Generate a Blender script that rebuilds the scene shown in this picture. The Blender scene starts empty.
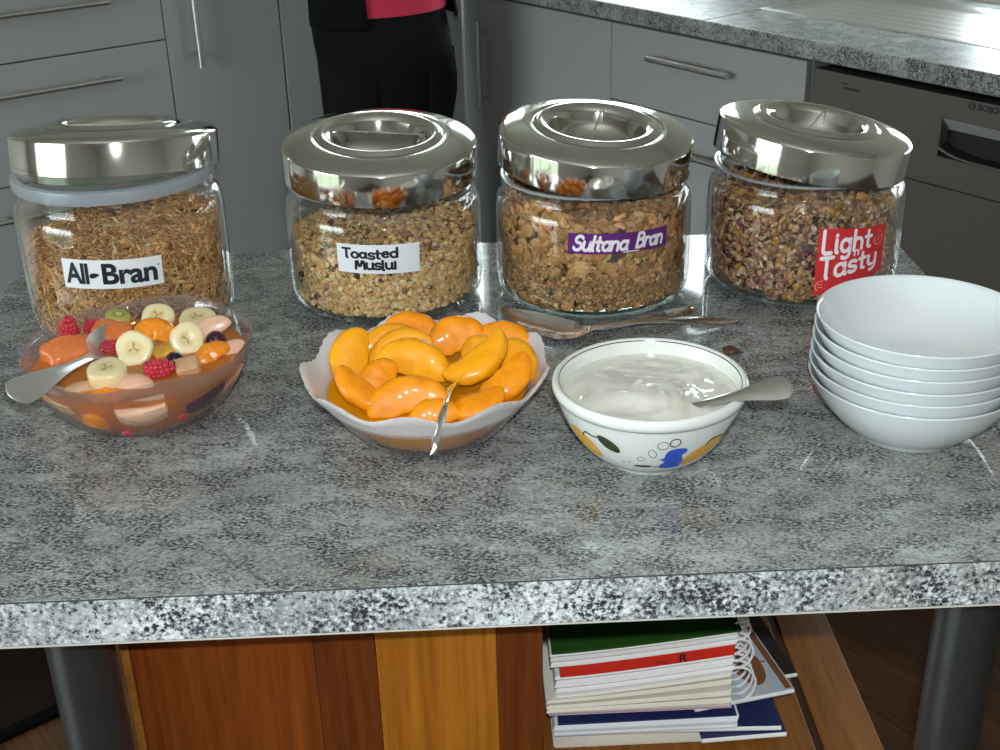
import bpy, bmesh, math, random
import numpy as np
from math import sin, cos, pi, radians, atan2, hypot, sqrt
from mathutils import Vector, Matrix, noise

random.seed(7)
rng = np.random.default_rng(7)
C = bpy.context.scene.collection
SC = bpy.context.scene

# ------------------------------------------------------------------ camera
cam_d = bpy.data.cameras.new('camera')
cam_d.sensor_width = 36.0
cam_d.lens = 46.04
cam_d.clip_start = 0.02
cam = bpy.data.objects.new('camera', cam_d)
C.objects.link(cam)
PITCH, ROLL, YAW = radians(26.0), radians(1.639), radians(1.409)
_F = Vector((sin(YAW) * cos(PITCH), cos(YAW) * cos(PITCH), -sin(PITCH)))
_R0 = Vector((cos(YAW), -sin(YAW), 0))
_U0 = _R0.cross(_F)
_R = _R0 * cos(ROLL) - _U0 * sin(ROLL)
_U = _R0 * sin(ROLL) + _U0 * cos(ROLL)
cam.matrix_world = Matrix(((_R.x, _U.x, -_F.x, 0), (_R.y, _U.y, -_F.y, 0), (_R.z, _U.z, -_F.z, 1.45), (0, 0, 0, 1)))
SC.camera = cam

# ------------------------------------------------------------------ world, flash, exposure
SC.view_settings.view_transform = 'Standard'
SC.view_settings.look = 'None'
SC.view_settings.gamma = 1.0
SC.view_settings.use_curve_mapping = False
SC.view_settings.exposure = 0.36
SC.cycles.max_bounces = 14
SC.cycles.transparent_max_bounces = 40
SC.cycles.glossy_bounces = 6
SC.cycles.transmission_bounces = 10
SC.cycles.sample_clamp_indirect = 6.0
SC.cycles.caustics_reflective = False
SC.cycles.caustics_refractive = False

W = bpy.data.worlds.new('overcast_sky')
SC.world = W
W.use_nodes = True
bg = W.node_tree.nodes['Background']
bg.inputs[1].default_value = 9.5
_tc = W.node_tree.nodes.new('ShaderNodeTexCoord'); _sx = W.node_tree.nodes.new('ShaderNodeSeparateXYZ'); _rp = W.node_tree.nodes.new('ShaderNodeValToRGB')
_rp.color_ramp.elements[0].position = 0.47; _rp.color_ramp.elements[0].color = (0.10, 0.12, 0.09, 1)      # garden below the horizon
_rp.color_ramp.elements[1].position = 0.56; _rp.color_ramp.elements[1].color = (0.86, 0.96, 1.0, 1)        # overcast sky
_ma = W.node_tree.nodes.new('ShaderNodeMath'); _ma.operation = 'MULTIPLY_ADD'; _ma.inputs[1].default_value = 0.5; _ma.inputs[2].default_value = 0.5
W.node_tree.links.new(_tc.outputs['Generated'], _sx.inputs[0]); W.node_tree.links.new(_sx.outputs['Z'], _ma.inputs[0])
W.node_tree.links.new(_ma.outputs[0], _rp.inputs[0]); W.node_tree.links.new(_rp.outputs[0], bg.inputs[0])

# the compact camera's own flash, just above the lens
fl = bpy.data.lights.new('camera_flash', 'POINT')
fl.energy = 30.0
fl.shadow_soft_size = 0.012
fl.color = (0.95, 1.0, 1.02)
flo = bpy.data.objects.new('camera_flash', fl)
flo.location = (0.01, -0.01, 1.525)
C.objects.link(flo)

# kitchen frame: K = inner corner of the two rows of cupboard fronts
KROT = atan2(-0.816, 0.578)
KM = Matrix.Translation((0.014, 3.661, 0)) @ Matrix.Rotation(KROT, 4, 'Z')
def KP(x, y, z): return KM @ Vector((x, y, z))
RX1, RY0, RH = 5.4, -4.8, 2.5      # room: X -0.6..5.4, Y -4.8..0.6 in the kitchen frame

def portal(name, x, y, z, sx, sy, rot):
    l = bpy.data.lights.new(name, 'AREA'); l.shape = 'RECTANGLE'; l.size = sx; l.size_y = sy
    l.cycles.is_portal = True
    o = bpy.data.objects.new(name, l); C.objects.link(o)
    o.matrix_world = KM @ Matrix.Translation((x, y, z)) @ rot
    return o
# area light emits along local -Z ; windows: right wall (Y=+0.6), left wall (X=-0.6), back wall (Y=-4.8)
W1 = (-0.50, 0.40, 1.08, 1.97); W1T = (-0.50, 0.40, 2.03, 2.10)
W4 = (1.15, 2.45, 0.93, 1.30)  # unseen low window, added to brighten the sink drainer
W2 = (0.0, 0.56, 1.62, 2.30)  # unseen corner window, added for a bright strip reflected in the counter
W3 = (0.3, 2.5, 0.08, 2.12)
portal('portal_sink', (W1[0] + W1[1]) / 2, 0.63, 1.59, 0.94, 1.06, Matrix.Rotation(-pi / 2, 4, 'X'))
portal('portal_drainer', (W4[0] + W4[1]) / 2, 0.63, 1.115, 1.32, 0.39, Matrix.Rotation(-pi / 2, 4, 'X'))
portal('portal_left', -0.63, (W2[0] + W2[1]) / 2, 1.96, 0.72, 0.6, Matrix.Rotation(-pi / 2, 4, 'Y'))
portal('portal_doors', (W3[0] + W3[1]) / 2, RY0 - 0.03, 1.1, 2.24, 2.08, Matrix.Rotation(pi / 2, 4, 'X'))

# ================================================================== helpers
def tag(o, label=None, cat=None, group=None, kind=None):
    if label: o['label'] = label
    if cat: o['category'] = cat
    if group: o['group'] = group
    if kind: o['kind'] = kind
    return o

def empty(name, loc=(0, 0, 0), rotz=0, label=None, cat=None, group=None, mat=None):
    o = bpy.data.objects.new(name, None); C.objects.link(o)
    o.empty_display_size = 0.05
    if mat is not None: o.matrix_world = mat
    else:
        o.location = loc; o.rotation_euler = (0, 0, rotz)
    return tag(o, label, cat, group)

class MB:
    """collects vertices and faces of one mesh"""
    def __init__(s): s.v = []; s.f = []; s.m = []; s.c = []
    def add(s, vs, fs, mi=0, M=None, col=None):
        b = len(s.v)
        for p in vs:
            p = Vector(p)
            s.v.append(tuple(M @ p) if M is not None else tuple(p))
            s.c.append(col if col is not None else (1, 1, 1))
        for f in fs:
            s.f.append(tuple(i + b for i in f)); s.m.append(mi)
        return s
    def grid(s, nu, nv, fn, mi=0, closeu=False, closev=False, flip=False, cfn=None):
        b = len(s.v)
        for i in range(nu):
            for j in range(nv):
                s.v.append(tuple(fn(i, j))); s.c.append(cfn(i, j) if cfn else (1, 1, 1))
        for i in range(nu if closeu else nu - 1):
            for j in range(nv if closev else nv - 1):
                q = (b + i * nv + j, b + ((i + 1) % nu) * nv + j, b + ((i + 1) % nu) * nv + (j + 1) % nv, b + i * nv + (j + 1) % nv)
                s.f.append(q[::-1] if flip else q); s.m.append(mi)
        return s
    def lathe(s, prof, n=64, mi=0, wave=None):
        """prof: list of (r, z) from bottom/outside; points with r==0 become poles"""
        b = len(s.v); ring = []
        for k, (r, z) in enumerate(prof):
            if r < 1e-7:
                ring.append([len(s.v)]); s.v.append((0, 0, z)); s.c.append((1, 1, 1))
            else:
                row = []
                for j in range(n):
                    a = 2 * pi * j / n
                    rr, zz = (r, z) if wave is None else wave(r, z, a, k)
                    row.append(len(s.v)); s.v.append((rr * cos(a), rr * sin(a), zz)); s.c.append((1, 1, 1))
                ring.append(row)
        for k in range(len(prof) - 1):
            A, B = ring[k], ring[k + 1]
            for j in range(n):
                j2 = (j + 1) % n
                if len(A) == 1 and len(B) == 1: continue
                if len(A) == 1: s.f.append((A[0], B[j2], B[j])); s.m.append(mi)
                elif len(B) == 1: s.f.append((A[j], A[j2], B[0])); s.m.append(mi)
                else: s.f.append((A[j], A[j2], B[j2], B[j])); s.m.append(mi)
        return s
    def tube(s, pts, rad, n=8, mi=0, cap=True, sx=1.0):
        pts = [Vector(p) for p in pts]
        rads = rad if isinstance(rad, (list, tuple)) else [rad] * len(pts)
        b = len(s.v); T0 = None; up = None
        for i, p in enumerate(pts):
            t = (pts[min(i + 1, len(pts) - 1)] - pts[max(i - 1, 0)]).normalized()
            if up is None:
                up = Vector((0, 0, 1)) if abs(t.z) < 0.9 else Vector((1, 0, 0))
            side = t.cross(up).normalized(); up = side.cross(t).normalized()
            for j in range(n):
                a = 2 * pi * j / n
                s.v.append(tuple(p + (side * cos(a) * sx + up * sin(a)) * rads[i])); s.c.append((1, 1, 1))
        for i in range(len(pts) - 1):
            for j in range(n):
                j2 = (j + 1) % n
                s.f.append((b + i * n + j, b + i * n + j2, b + (i + 1) * n + j2, b + (i + 1) * n + j)); s.m.append(mi)
        if cap:
            s.f.append(tuple(b + j for j in range(n))[::-1]); s.m.append(mi)
            e = b + (len(pts) - 1) * n
            s.f.append(tuple(e + j for j in range(n))); s.m.append(mi)
        return s
    def box(s, x0, x1, y0, y1, z0, z1, bev=0.0, mi=0, M=None, seg=2):
        bm = bmesh.new()
        bmesh.ops.create_cube(bm, size=1)
        for v in bm.verts:
            v.co = Vector(((x0 + x1) / 2 + v.co.x * (x1 - x0), (y0 + y1) / 2 + v.co.y * (y1 - y0), (z0 + z1) / 2 + v.co.z * (z1 - z0)))
        if bev > 0:
            bmesh.ops.bevel(bm, geom=list(bm.edges), offset=bev, segments=seg, profile=0.5, affect='EDGES')
        bm.verts.index_update()
        s.add([v.co for v in bm.verts], [[v.index for v in f.verts] for f in bm.faces], mi, M)
        bm.free(); return s
    def build(s, name, mats, parent=None, smooth=True, angle=35, col=False, M=None):
        me = bpy.data.meshes.new(name)
        me.from_pydata(s.v, [], s.f)
        for m in (mats if isinstance(mats, (list, tuple)) else [mats]): me.materials.append(m)
        me.polygons.foreach_set('material_index', s.m)
        me.polygons.foreach_set('use_smooth', [smooth] * len(s.f))
        if col:
            ca = me.color_attributes.new('Col', 'FLOAT_COLOR', 'POINT')
            ca.data.foreach_set('color', [x for c in s.c for x in (c[0], c[1], c[2], 1.0)])
        me.validate(); me.update()
        bm = bmesh.new(); bm.from_mesh(me)
        bmesh.ops.recalc_face_normals(bm, faces=bm.faces)
        bm.to_mesh(me); bm.free()
        if smooth and angle < 180: me.set_sharp_from_angle(angle=radians(angle))
        o = bpy.data.objects.new(name, me); C.objects.link(o)
        if parent is not None: o.parent = parent
        if M is not None: o.matrix_basis = M
        return o

def copy_tree(o, parent=None):
    c = o.copy(); C.objects.link(c)
    if parent is not None: c.parent = parent
    for ch in list(o.children): copy_tree(ch, c)
    return c

# ------------------------------------------------------------------ materials
def srgb(r, g, b):
    f = lambda c: (c / 255 / 12.92) if c / 255 <= 0.04045 else ((c / 255 + 0.055) / 1.055) ** 2.4
    return (f(r), f(g), f(b))
class NT:
    def __init__(s, name):
        s.m = bpy.data.materials.new(name); s.m.use_nodes = True
        s.t = s.m.node_tree; s.n = s.t.nodes; s.b = s.n['Principled BSDF']; s.out = s.n['Material Output']
    def new(s, typ, **kw):
        n = s.n.new(typ)
        for k, v in kw.items(): setattr(n, k, v)
        return n
    def link(s, a, b): s.t.links.new(a, b)
    def coord(s, scale=(1, 1, 1), rot=(0, 0, 0), kind='Object'):
        tc = s.new('ShaderNodeTexCoord'); mp = s.new('ShaderNodeMapping')
        mp.inputs['Scale'].default_value = scale; mp.inputs['Rotation'].default_value = rot
        s.link(tc.outputs[kind], mp.inputs[0]); return mp.outputs[0]
    def noise(s, vec, scale, detail=3, rough=0.5, dist=0.0):
        n = s.new('ShaderNodeTexNoise'); n.inputs['Scale'].default_value = scale
        n.inputs['Detail'].default_value = detail; n.inputs['Roughness'].default_value = rough
        n.inputs['Distortion'].default_value = dist
        if vec is not None: s.link(vec, n.inputs['Vector'])
        return n.outputs['Fac']
    def ramp(s, fac, stops):
        r = s.new('ShaderNodeValToRGB'); e = r.color_ramp.elements
        while len(e) < len(stops): e.new(0.5)
        for i, (p, c) in enumerate(stops):
            e[i].position = p; e[i].color = (c, c, c, 1) if isinstance(c, (int, float)) else (*c, 1)
        s.link(fac, r.inputs[0]); return r.outputs[0]
    def mix(s, fac, a, b, mode='MIX'):
        n = s.new('ShaderNodeMix'); n.data_type = 'RGBA'; n.blend_type = mode
        for k, v in ((0, fac), (6, a), (7, b)):
            if isinstance(v, bpy.types.NodeSocket): s.link(v, n.inputs[k])
            elif isinstance(v, (int, float)): n.inputs[k].default_value = v if k == 0 else (v, v, v, 1)
            else: n.inputs[k].default_value = (*v, 1)
        return n.outputs[2]
    def bump(s, h, strength=0.3, dist=0.001):
        n = s.new('ShaderNodeBump'); n.inputs['Strength'].default_value = strength; n.inputs['Distance'].default_value = dist
        s.link(h, n.inputs['Height']); s.link(n.outputs[0], s.b.inputs['Normal'])
    def set(s, col=None, rough=None, metal=None, spec=None, coat=None, coatr=None, sss=None, sssr=None, ior=None):
        b = s.b.inputs
        if col is not None:
            if isinstance(col, bpy.types.NodeSocket): s.link(col, b['Base Color'])
            else: b['Base Color'].default_value = (*col, 1)
        for k, v in (('Roughness', rough), ('Metallic', metal), ('Specular IOR Level', spec), ('Coat Weight', coat), ('Coat Roughness', coatr), ('Subsurface Weight', sss), ('Subsurface Scale', sssr), ('IOR', ior)):
            if v is not None:
                if isinstance(v, bpy.types.NodeSocket): s.link(v, b[k])
                else: b[k].default_value = v
        if sss: b['Subsurface Radius'].default_value = (1.0, 0.5, 0.25)
        return s

def plain(name, col, rough=0.5, metal=0.0, var=0.06, scale=30, **kw):
    t = NT(name); n = t.noise(t.coord(), scale, 3)
    c = t.mix(n, tuple(max(0, x * (1 - var)) for x in col), tuple(min(1, x * (1 + var)) for x in col))
    t.set(c, rough, metal, **kw); return t.m

def attr_col(name, rough=0.6, var=0.35, scale=250, **kw):
    t = NT(name); a = t.new('ShaderNodeAttribute'); a.attribute_name = 'Col'
    n = t.noise(t.coord(), scale, 3)
    c = t.mix(1.0, a.outputs['Color'], t.ramp(n, [(0.25, 1 - var), (0.75, 1 + var * 0.4)]), 'MULTIPLY')
    t.set(c, rough, **kw); t.bump(n, 0.25, 0.0006); return t.m

def thin_glass(name, tint=(1, 1, 1), f0=0.04, rough=0.0, haze=0.0, hazecol=(0.9, 0.9, 0.9), hazefac=None, bump=None, power=5.0, trans=0.45):
    t = NT(name); t.n.remove(t.b)
    tr = t.new('ShaderNodeBsdfTransparent'); tr.inputs[0].default_value = (*tint, 1)
    gl = t.new('ShaderNodeBsdfGlossy'); gl.inputs['Roughness'].default_value = rough; gl.inputs['Color'].default_value = (1, 1, 1, 1)
    lw = t.new('ShaderNodeLayerWeight'); lw.inputs[0].default_value = 0.5
    p = t.new('ShaderNodeMath', operation='POWER'); t.link(lw.outputs['Facing'], p.inputs[0]); p.inputs[1].default_value = power
    ma = t.new('ShaderNodeMath', operation='MULTIPLY_ADD'); t.link(p.outputs[0], ma.inputs[0]); ma.inputs[1].default_value = 0.9 - f0; ma.inputs[2].default_value = f0
    if bump:
        bn = t.new('ShaderNodeBump'); bn.inputs['Strength'].default_value = bump[1]; bn.inputs['Distance'].default_value = 0.002
        t.link(t.noise(t.coord(), bump[0], 2), bn.inputs['Height']); t.link(bn.outputs[0], gl.inputs['Normal']); 
    base = tr.outputs[0]
    if haze > 0:
        df = t.new('ShaderNodeBsdfDiffuse'); df.inputs[0].default_value = (*hazecol, 1)
        tl = t.new('ShaderNodeBsdfTranslucent'); tl.inputs[0].default_value = (*hazecol, 1)
        mm = t.new('ShaderNodeMixShader'); mm.inputs[0].default_value = trans
        t.link(df.outputs[0], mm.inputs[1]); t.link(tl.outputs[0], mm.inputs[2])
        m2 = t.new('ShaderNodeMixShader'); m2.inputs[0].default_value = haze
        if hazefac is not None: t.link(hazefac(t), m2.inputs[0])
        t.link(tr.outputs[0], m2.inputs[1]); t.link(mm.outputs[0], m2.inputs[2]); base = m2.outputs[0]
    mx = t.new('ShaderNodeMixShader'); t.link(ma.outputs[0], mx.inputs[0]); t.link(base, mx.inputs[1]); t.link(gl.outputs[0], mx.inputs[2])
    t.link(mx.outputs[0], t.out.inputs[0]); return t.m

def granite(name, stretch=(1, 1, 1), rot=(0, 0, 0), rough=0.04, lo=(0.165, 0.175, 0.175), hi=(0.43, 0.46, 0.45)):
    t = NT(name); v = t.coord(stretch, rot)
    big = t.noise(v, 9, 4, 0.6, 0.5); mid = t.noise(v, 85, 5, 0.75, 0.8); fine = t.noise(v, 300, 4, 0.7); warm = t.noise(v, 5.3, 3, 0.5)
    clus = t.noise(v, 26, 4, 0.65, 0.6)
    c = t.mix(t.ramp(mid, [(0.34, 0), (0.60, 1)]), lo, hi)
    c = t.mix(t.ramp(big, [(0.38, 0.65), (0.58, 0)]), c, tuple(x * 1.25 for x in lo))
    c = t.mix(t.ramp(big, [(0.52, 0), (0.70, 0.45)]), c, tuple(min(1, x * 1.2) for x in hi))
    c = t.mix(t.ramp(warm, [(0.54, 0), (0.68, 0.45)]), c, (0.25, 0.215, 0.175))
    c = t.mix(t.ramp(fine, [(0.54, 0), (0.66, 0.7)]), c, tuple(min(1, x * 1.35) for x in hi))
    m3 = t.new('ShaderNodeMath', operation='MULTIPLY'); t.link(t.ramp(fine, [(0.45, 1), (0.55, 0)]), m3.inputs[0]); t.link(t.ramp(clus, [(0.43, 0.0), (0.58, 1.0)]), m3.inputs[1])
    c = t.mix(m3.outputs[0], c, (0.040, 0.043, 0.050))
    c = t.mix(t.ramp(fine, [(0.385, 0.95), (0.425, 0)]), c, (0.03, 0.033, 0.04))
    t.set(c, rough, spec=0.5); return t.m

def wood(name, a, b, scale=1.0, axis='z', rough=0.35, plank=None, vary=0.5):
    """grain along the given axis; plank=(width, axis) adds board-to-board colour changes and dark joints"""
    t = NT(name)
    st = {'x': (2, 40, 40), 'y': (40, 2, 40), 'z': (40, 40, 2)}[axis]
    g = t.noise(t.coord(tuple(k * scale for k in st)), 1.0, 6, 0.6, 0.8)
    g2 = t.noise(t.coord(tuple(k * scale * 4 for k in st)), 1.0, 4, 0.6)
    c = t.mix(t.ramp(g, [(0.3, 0), (0.7, 1)]), a, b)
    c = t.mix(t.ramp(g2, [(0.35, 0.45), (0.6, 0)]), c, tuple(x * 0.45 for x in a))
    if plank:
        w, ax = plank
        tc = t.new('ShaderNodeTexCoord'); sx = t.new('ShaderNodeSeparateXYZ'); t.link(tc.outputs['Object'], sx.inputs[0])
        d = t.new('ShaderNodeMath', operation='DIVIDE'); t.link(sx.outputs['XYZ'.index(ax.upper())], d.inputs[0]); d.inputs[1].default_value = w
        fl_ = t.new('ShaderNodeMath', operation='FLOOR'); t.link(d.outputs[0], fl_.inputs[0])
        fr = t.new('ShaderNodeMath', operation='FRACT'); t.link(d.outputs[0], fr.inputs[0])
        wn = t.new('ShaderNodeTexWhiteNoise', noise_dimensions='1D'); t.link(fl_.outputs[0], wn.inputs['W'])
        c = t.mix(1.0, c, t.ramp(wn.outputs['Value'], [(0, 1 - vary), (1, 1 + vary * 0.3)]), 'MULTIPLY')
        c = t.mix(t.ramp(fr.outputs[0], [(0.0, 1), (0.025, 0)]), c, (0.01, 0.006, 0.004))
    t.set(c, rough, spec=0.4); t.bump(g2, 0.1, 0.0005); return t.m

M = {}
M['granite_top'] = granite('laminate_granite_top', (0.95, 1.5, 1.5), (0, 0, radians(24)))
M['granite_lit_edge'] = granite('laminate_granite_lit_edge', (0.9, 0.9, 0.9), (0, 0, 0), 0.2, (0.22, 0.235, 0.25), (0.72, 0.79, 0.81))  # same laminate as the top, flash light put into its paler colours
M['granite_bench'] = granite('laminate_granite_bench', (1, 1, 1), rough=0.4)
M['laminate'] = plain('grey_laminate', (0.365, 0.382, 0.374), 0.42, scale=200, var=0.05)
M['cabinet_dark'] = plain('cabinet_shadow_gap', (0.05, 0.05, 0.05), 0.7)
M['steel'] = plain('brushed_steel', (0.68, 0.67, 0.65), 0.36, 1.0, var=0.08, scale=120)
M['steel_dark'] = plain('dark_satin_steel_post', (0.12, 0.13, 0.135), 0.33, 0.85, var=0.08, scale=20)
M['chrome'] = plain('polished_lid_steel', (0.74, 0.73, 0.70), 0.09, 1.0, var=0.03, scale=60)
M['spoon'] = plain('polished_spoon_steel', (0.88, 0.88, 0.87), 0.16, 1.0, var=0.02, scale=60)
M['spoon_satin'] = plain('satin_spoon_steel', (0.90, 0.90, 0.89), 0.36, 1.0, var=0.02, scale=60)
M['dishwasher'] = plain('bronzed_steel_front', (0.17, 0.155, 0.14), 0.38, 0.6, var=0.06, scale=90)
M['recess'] = plain('recess_reflection_grey', (0.50, 0.53, 0.52), 0.35, var=0.03)
M['black'] = plain('black_plastic', (0.012, 0.012, 0.012), 0.4)
M['seam'] = plain('dark_laminate_seam', (0.07, 0.072, 0.075), 0.5)
M['dark_print'] = plain('dark_print', (0.03, 0.03, 0.032), 0.5)
M['jar_glass'] = thin_glass('clear_jar_glass', (0.992, 0.994, 0.993), 0.045, power=3.6)
M['jar_thick'] = thin_glass('thick_jar_glass', (0.86, 0.93, 0.90), 0.10, power=2.5)
M['window_glass'] = thin_glass('window_pane_glass', (0.97, 0.98, 0.98), 0.04)
M['seal'] = thin_glass('translucent_lid_seal', (0.9, 0.95, 1), 0.05, 0.25, haze=0.42, hazecol=(0.70, 0.78, 0.85))
M['wall'] = plain('painted_wall', (0.60, 0.585, 0.53), 0.8, var=0.03, scale=8)
M['ceiling'] = plain('ceiling_paint', (0.72, 0.71, 0.67), 0.85, var=0.02, scale=6)
M['frame'] = plain('white_window_frame', (0.75, 0.75, 0.73), 0.4)
M['floor'] = wood('dark_timber_floor', (0.075, 0.033, 0.014), (0.17, 0.075, 0.030), 1.0, 'x', 0.3, (0.13, 'y'), 0.45)
M['rug'] = plain('dark_mat_weave', (0.016, 0.009, 0.008), 0.95, var=0.5, scale=220, spec=0.05)
M['rug_edge'] = plain('black_mat_edge', (0.003, 0.003, 0.003), 0.9, spec=0.05)
M['label_white'] = plain('white_label_paper', (0.80, 0.84, 0.86), 0.45, var=0.02)
M['ink'] = plain('black_label_ink', (0.012, 0.013, 0.022), 0.45)
M['label_purple'] = plain('purple_label_paper', (0.115, 0.018, 0.17), 0.4, var=0.1)
M['label_red'] = plain('red_label_paper', (0.62, 0.03, 0.035), 0.4, var=0.06)
M['label_pink'] = plain('pale_orange_label_ink', (0.85, 0.30, 0.22), 0.4)
M['white_ink'] = plain('white_label_ink', (0.86, 0.82, 0.86), 0.4, var=0.02)
M['porcelain'] = plain('white_porcelain', (0.71, 0.76, 0.775), 0.10, var=0.01, coat=0.5, coatr=0.05)
M['cream_china'] = plain('glazed_white_china', (0.79, 0.81, 0.78), 0.12, var=0.01, coat=0.4, coatr=0.05)
M['p_yellow'] = plain('yellow_glaze', (0.78, 0.42, 0.02), 0.2, var=0.12, scale=120)
M['p_green'] = plain('dark_green_glaze', (0.035, 0.055, 0.02), 0.2, var=0.3, scale=120)
M['p_blue'] = plain('blue_glaze', (0.03, 0.10, 0.60), 0.2, var=0.15, scale=120)
M['p_line'] = plain('thin_green_line_glaze', (0.04, 0.055, 0.04), 0.2)
M['p_shadow'] = plain('blue_grey_lip_shadow', (0.38, 0.42, 0.50), 0.2)  # shadow under the bowl's lip, painted as a blue-grey ring
M['skin'] = plain('skin', (0.50, 0.29, 0.20), 0.5, var=0.05, sss=0.1, sssr=0.01)
M['trousers'] = plain('black_trouser_cloth', (0.008, 0.008, 0.009), 0.9, var=0.3, scale=90, spec=0.12)
M['pink'] = plain('pink_red_knit', (0.60, 0.022, 0.075), 0.75, var=0.1, scale=120)
M['jacket'] = plain('black_jacket_cloth', (0.006, 0.006, 0.008), 0.9, var=0.3, scale=90, spec=0.12)
M['hair'] = plain('brown_hair', (0.05, 0.028, 0.015), 0.5, var=0.4, scale=80)
M['eye'] = plain('eye_white', (0.75, 0.73, 0.7), 0.2)
M['shoe'] = plain('black_shoe_leather', (0.015, 0.014, 0.013), 0.4)

# ================================================================== the room
def struct(mb, name, mats, M_=None, **kw):
    o = mb.build(name, mats, M=M_, **kw); o['kind'] = 'structure'; return o

b = MB().box(-1.2, RX1 + 0.1, RY0 - 0.1, 1.2, -0.1, 0.0)
struct(b, 'floor', M['floor'], KM, smooth=False)
b = MB().box(-0.7, RX1 + 0.1, RY0 - 0.1, 0.7, RH, RH + 0.1)
struct(b, 'ceiling', M['ceiling'], KM, smooth=False)

def wall_with_hole(axis, lo, hi, p0, p1, holes):
    """axis 'x': wall spans X lo..hi, thickness Y p0..p1; holes = list of (a0,a1,z0,z1) stacked on the same a0,a1"""
    m = MB()
    def bx(a0, a1, z0, z1):
        if a1 - a0 < 1e-4 or z1 - z0 < 1e-4: return
        if axis == 'x': m.box(a0, a1, p0, p1, z0, z1)
        else: m.box(p0, p1, a0, a1, z0, z1)
    if not holes:
        bx(lo, hi, 0, RH); return m
    a0, a1 = holes[0][0], holes[0][1]
    bx(lo, a0, 0, RH); bx(a1, hi, 0, RH)
    z = 0
    for h in holes:
        bx(a0, a1, z, h[2]); z = h[3]
    bx(a0, a1, z, RH)
    return m
wr_ = wall_with_hole('x', -0.7, 0.64, 0.6, 0.7, [W1, W1T]); w2_ = wall_with_hole('x', 0.64, RX1, 0.6, 0.7, [W4]); wr_.add(w2_.v, w2_.f)
struct(wr_, 'wall_right', M['wall'], KM, smooth=False)
struct(wall_with_hole('y', RY0, 0.6, -0.7, -0.6, [W2]), 'wall_left', M['wall'], KM, smooth=False)
struct(wall_with_hole('x', -0.7, RX1 + 0.1, RY0 - 0.1, RY0, [W3]), 'wall_back', M['wall'], KM, smooth=False)
struct(wall_with_hole('y', RY0 - 0.1, 0.7, RX1, RX1 + 0.1, []), 'wall_side', M['wall'], KM, smooth=False)

def window(name, axis, spans, q0, q1, nbars, fw=0.035):
    root = MB()
    def bx(m, a0, a1, z0, z1, d=0.0):
        if axis == 'x': m.box(a0, a1, q0 + d, q1 - d, z0, z1, 0.003)
        else: m.box(q0 + d, q1 - d, a0, a1, z0, z1, 0.003)
    for (a0, a1, z0, z1), nb in zip(spans, nbars):
        bx(root, a0, a0 + fw, z0, z1); bx(root, a1 - fw, a1, z0, z1)
        f2 = min(fw, (z1 - z0) * 0.2)
        bx(root, a0 + fw, a1 - fw, z0, z0 + f2); bx(root, a0 + fw, a1 - fw, z1 - f2, z1)
        for k in range(1, nb):
            a = a0 + (a1 - a0) * k / nb
            bx(root, a - 0.02, a + 0.02, z0 + f2, z1 - f2)
    o = root.build(name, M['frame'], M=KM, smooth=False); o['kind'] = 'structure'
    for (a0, a1, z0, z1), nb in zip(spans, nbars):
        g = MB(); m_ = (q0 + q1) / 2
        if axis == 'x': g.box(a0 + 0.01, a1 - 0.01, m_ - 0.002, m_ + 0.002, z0 + 0.008, z1 - 0.008)
        else: g.box(m_ - 0.002, m_ + 0.002, a0 + 0.01, a1 - 0.01, z0 + 0.008, z1 - 0.008)
        g.build('window_pane', M['window_glass'], o, smooth=False)
    return o
window('window_1', 'x', [W1, W1T], 0.63, 0.67, [1, 1])
window('added_window_low', 'x', [W4], 0.63, 0.67, [2])
window('added_window_left', 'y', [W2], -0.67, -0.63, [1])
w3 = window('door_1', 'x', [W3], RY0 - 0.08, RY0 - 0.03, [3], 0.07)

# ================================================================== kitchen cupboards
def kthing(name, x, y, z, label, cat, group=None):
    return empty(name, label=label, cat=cat, group=group, mat=KM @ Matrix.Translation((x, y, z)))
def bar_handle(parent, p0, p1, out, r=0.0065, stand=0.03):
    """bar from p0 to p1, standing off its door along 'out'"""
    p0, p1, out = Vector(p0), Vector(p1), Vector(out)
    m = MB(); d = (p1 - p0).normalized()
    m.tube([p0 + out * stand, p1 + out * stand], r, 14)
    for p in (p0 + d * 0.03, p1 - d * 0.03):
        m.tube([p, p + out * (stand + 0.001)], r * 0.9, 12)
    return m.build('handle', M['steel'], parent)

# --- left row (fronts on X = 0, running towards -Y); tall units
TALL = 1.55
def tall_body(t, s0, s1):
    m = MB(); m.box(-0.58, -0.024, -(s1 - s0) + 0.001, -0.001, 0.1, TALL, 0.001); m.box(-0.55, -0.06, -(s1 - s0) + 0.001, -0.001, 0.0, 0.1)
    m.build('body', M['laminate'], t, smooth=False)
t = kthing('tall_cupboard', 0, 0, 0, 'tall grey cupboard in the corner behind the person, with one wide door', 'cupboard')
tall_body(t, 0.0, 0.57)
m = MB(); m.box(-0.02, 0.0, -0.5665, -0.003, 0.105, TALL - 0.002, 0.0015); m.build('door', M['laminate'], t, smooth=False)
t = kthing('tall_cupboard', 0, -0.57, 0, 'narrow tall grey cupboard left of the person, with an upright bar handle', 'cupboard')
tall_body(t, 0, 0.31)
m = MB(); m.box(-0.02, 0.0, -0.3085, -0.0015, 0.105, TALL - 0.002, 0.0015); d = m.build('door', M['laminate'], t, smooth=False)
bar_handle(d, (0, -0.24, 0.772), (0, -0.24, 1.10), (1, 0, 0))
t = kthing('drawer_cabinet', 0, -0.88, 0, 'grey drawer cabinet at far left with long horizontal bar handles', 'cabinet')
tall_body(t, 0, 0.62)
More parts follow.
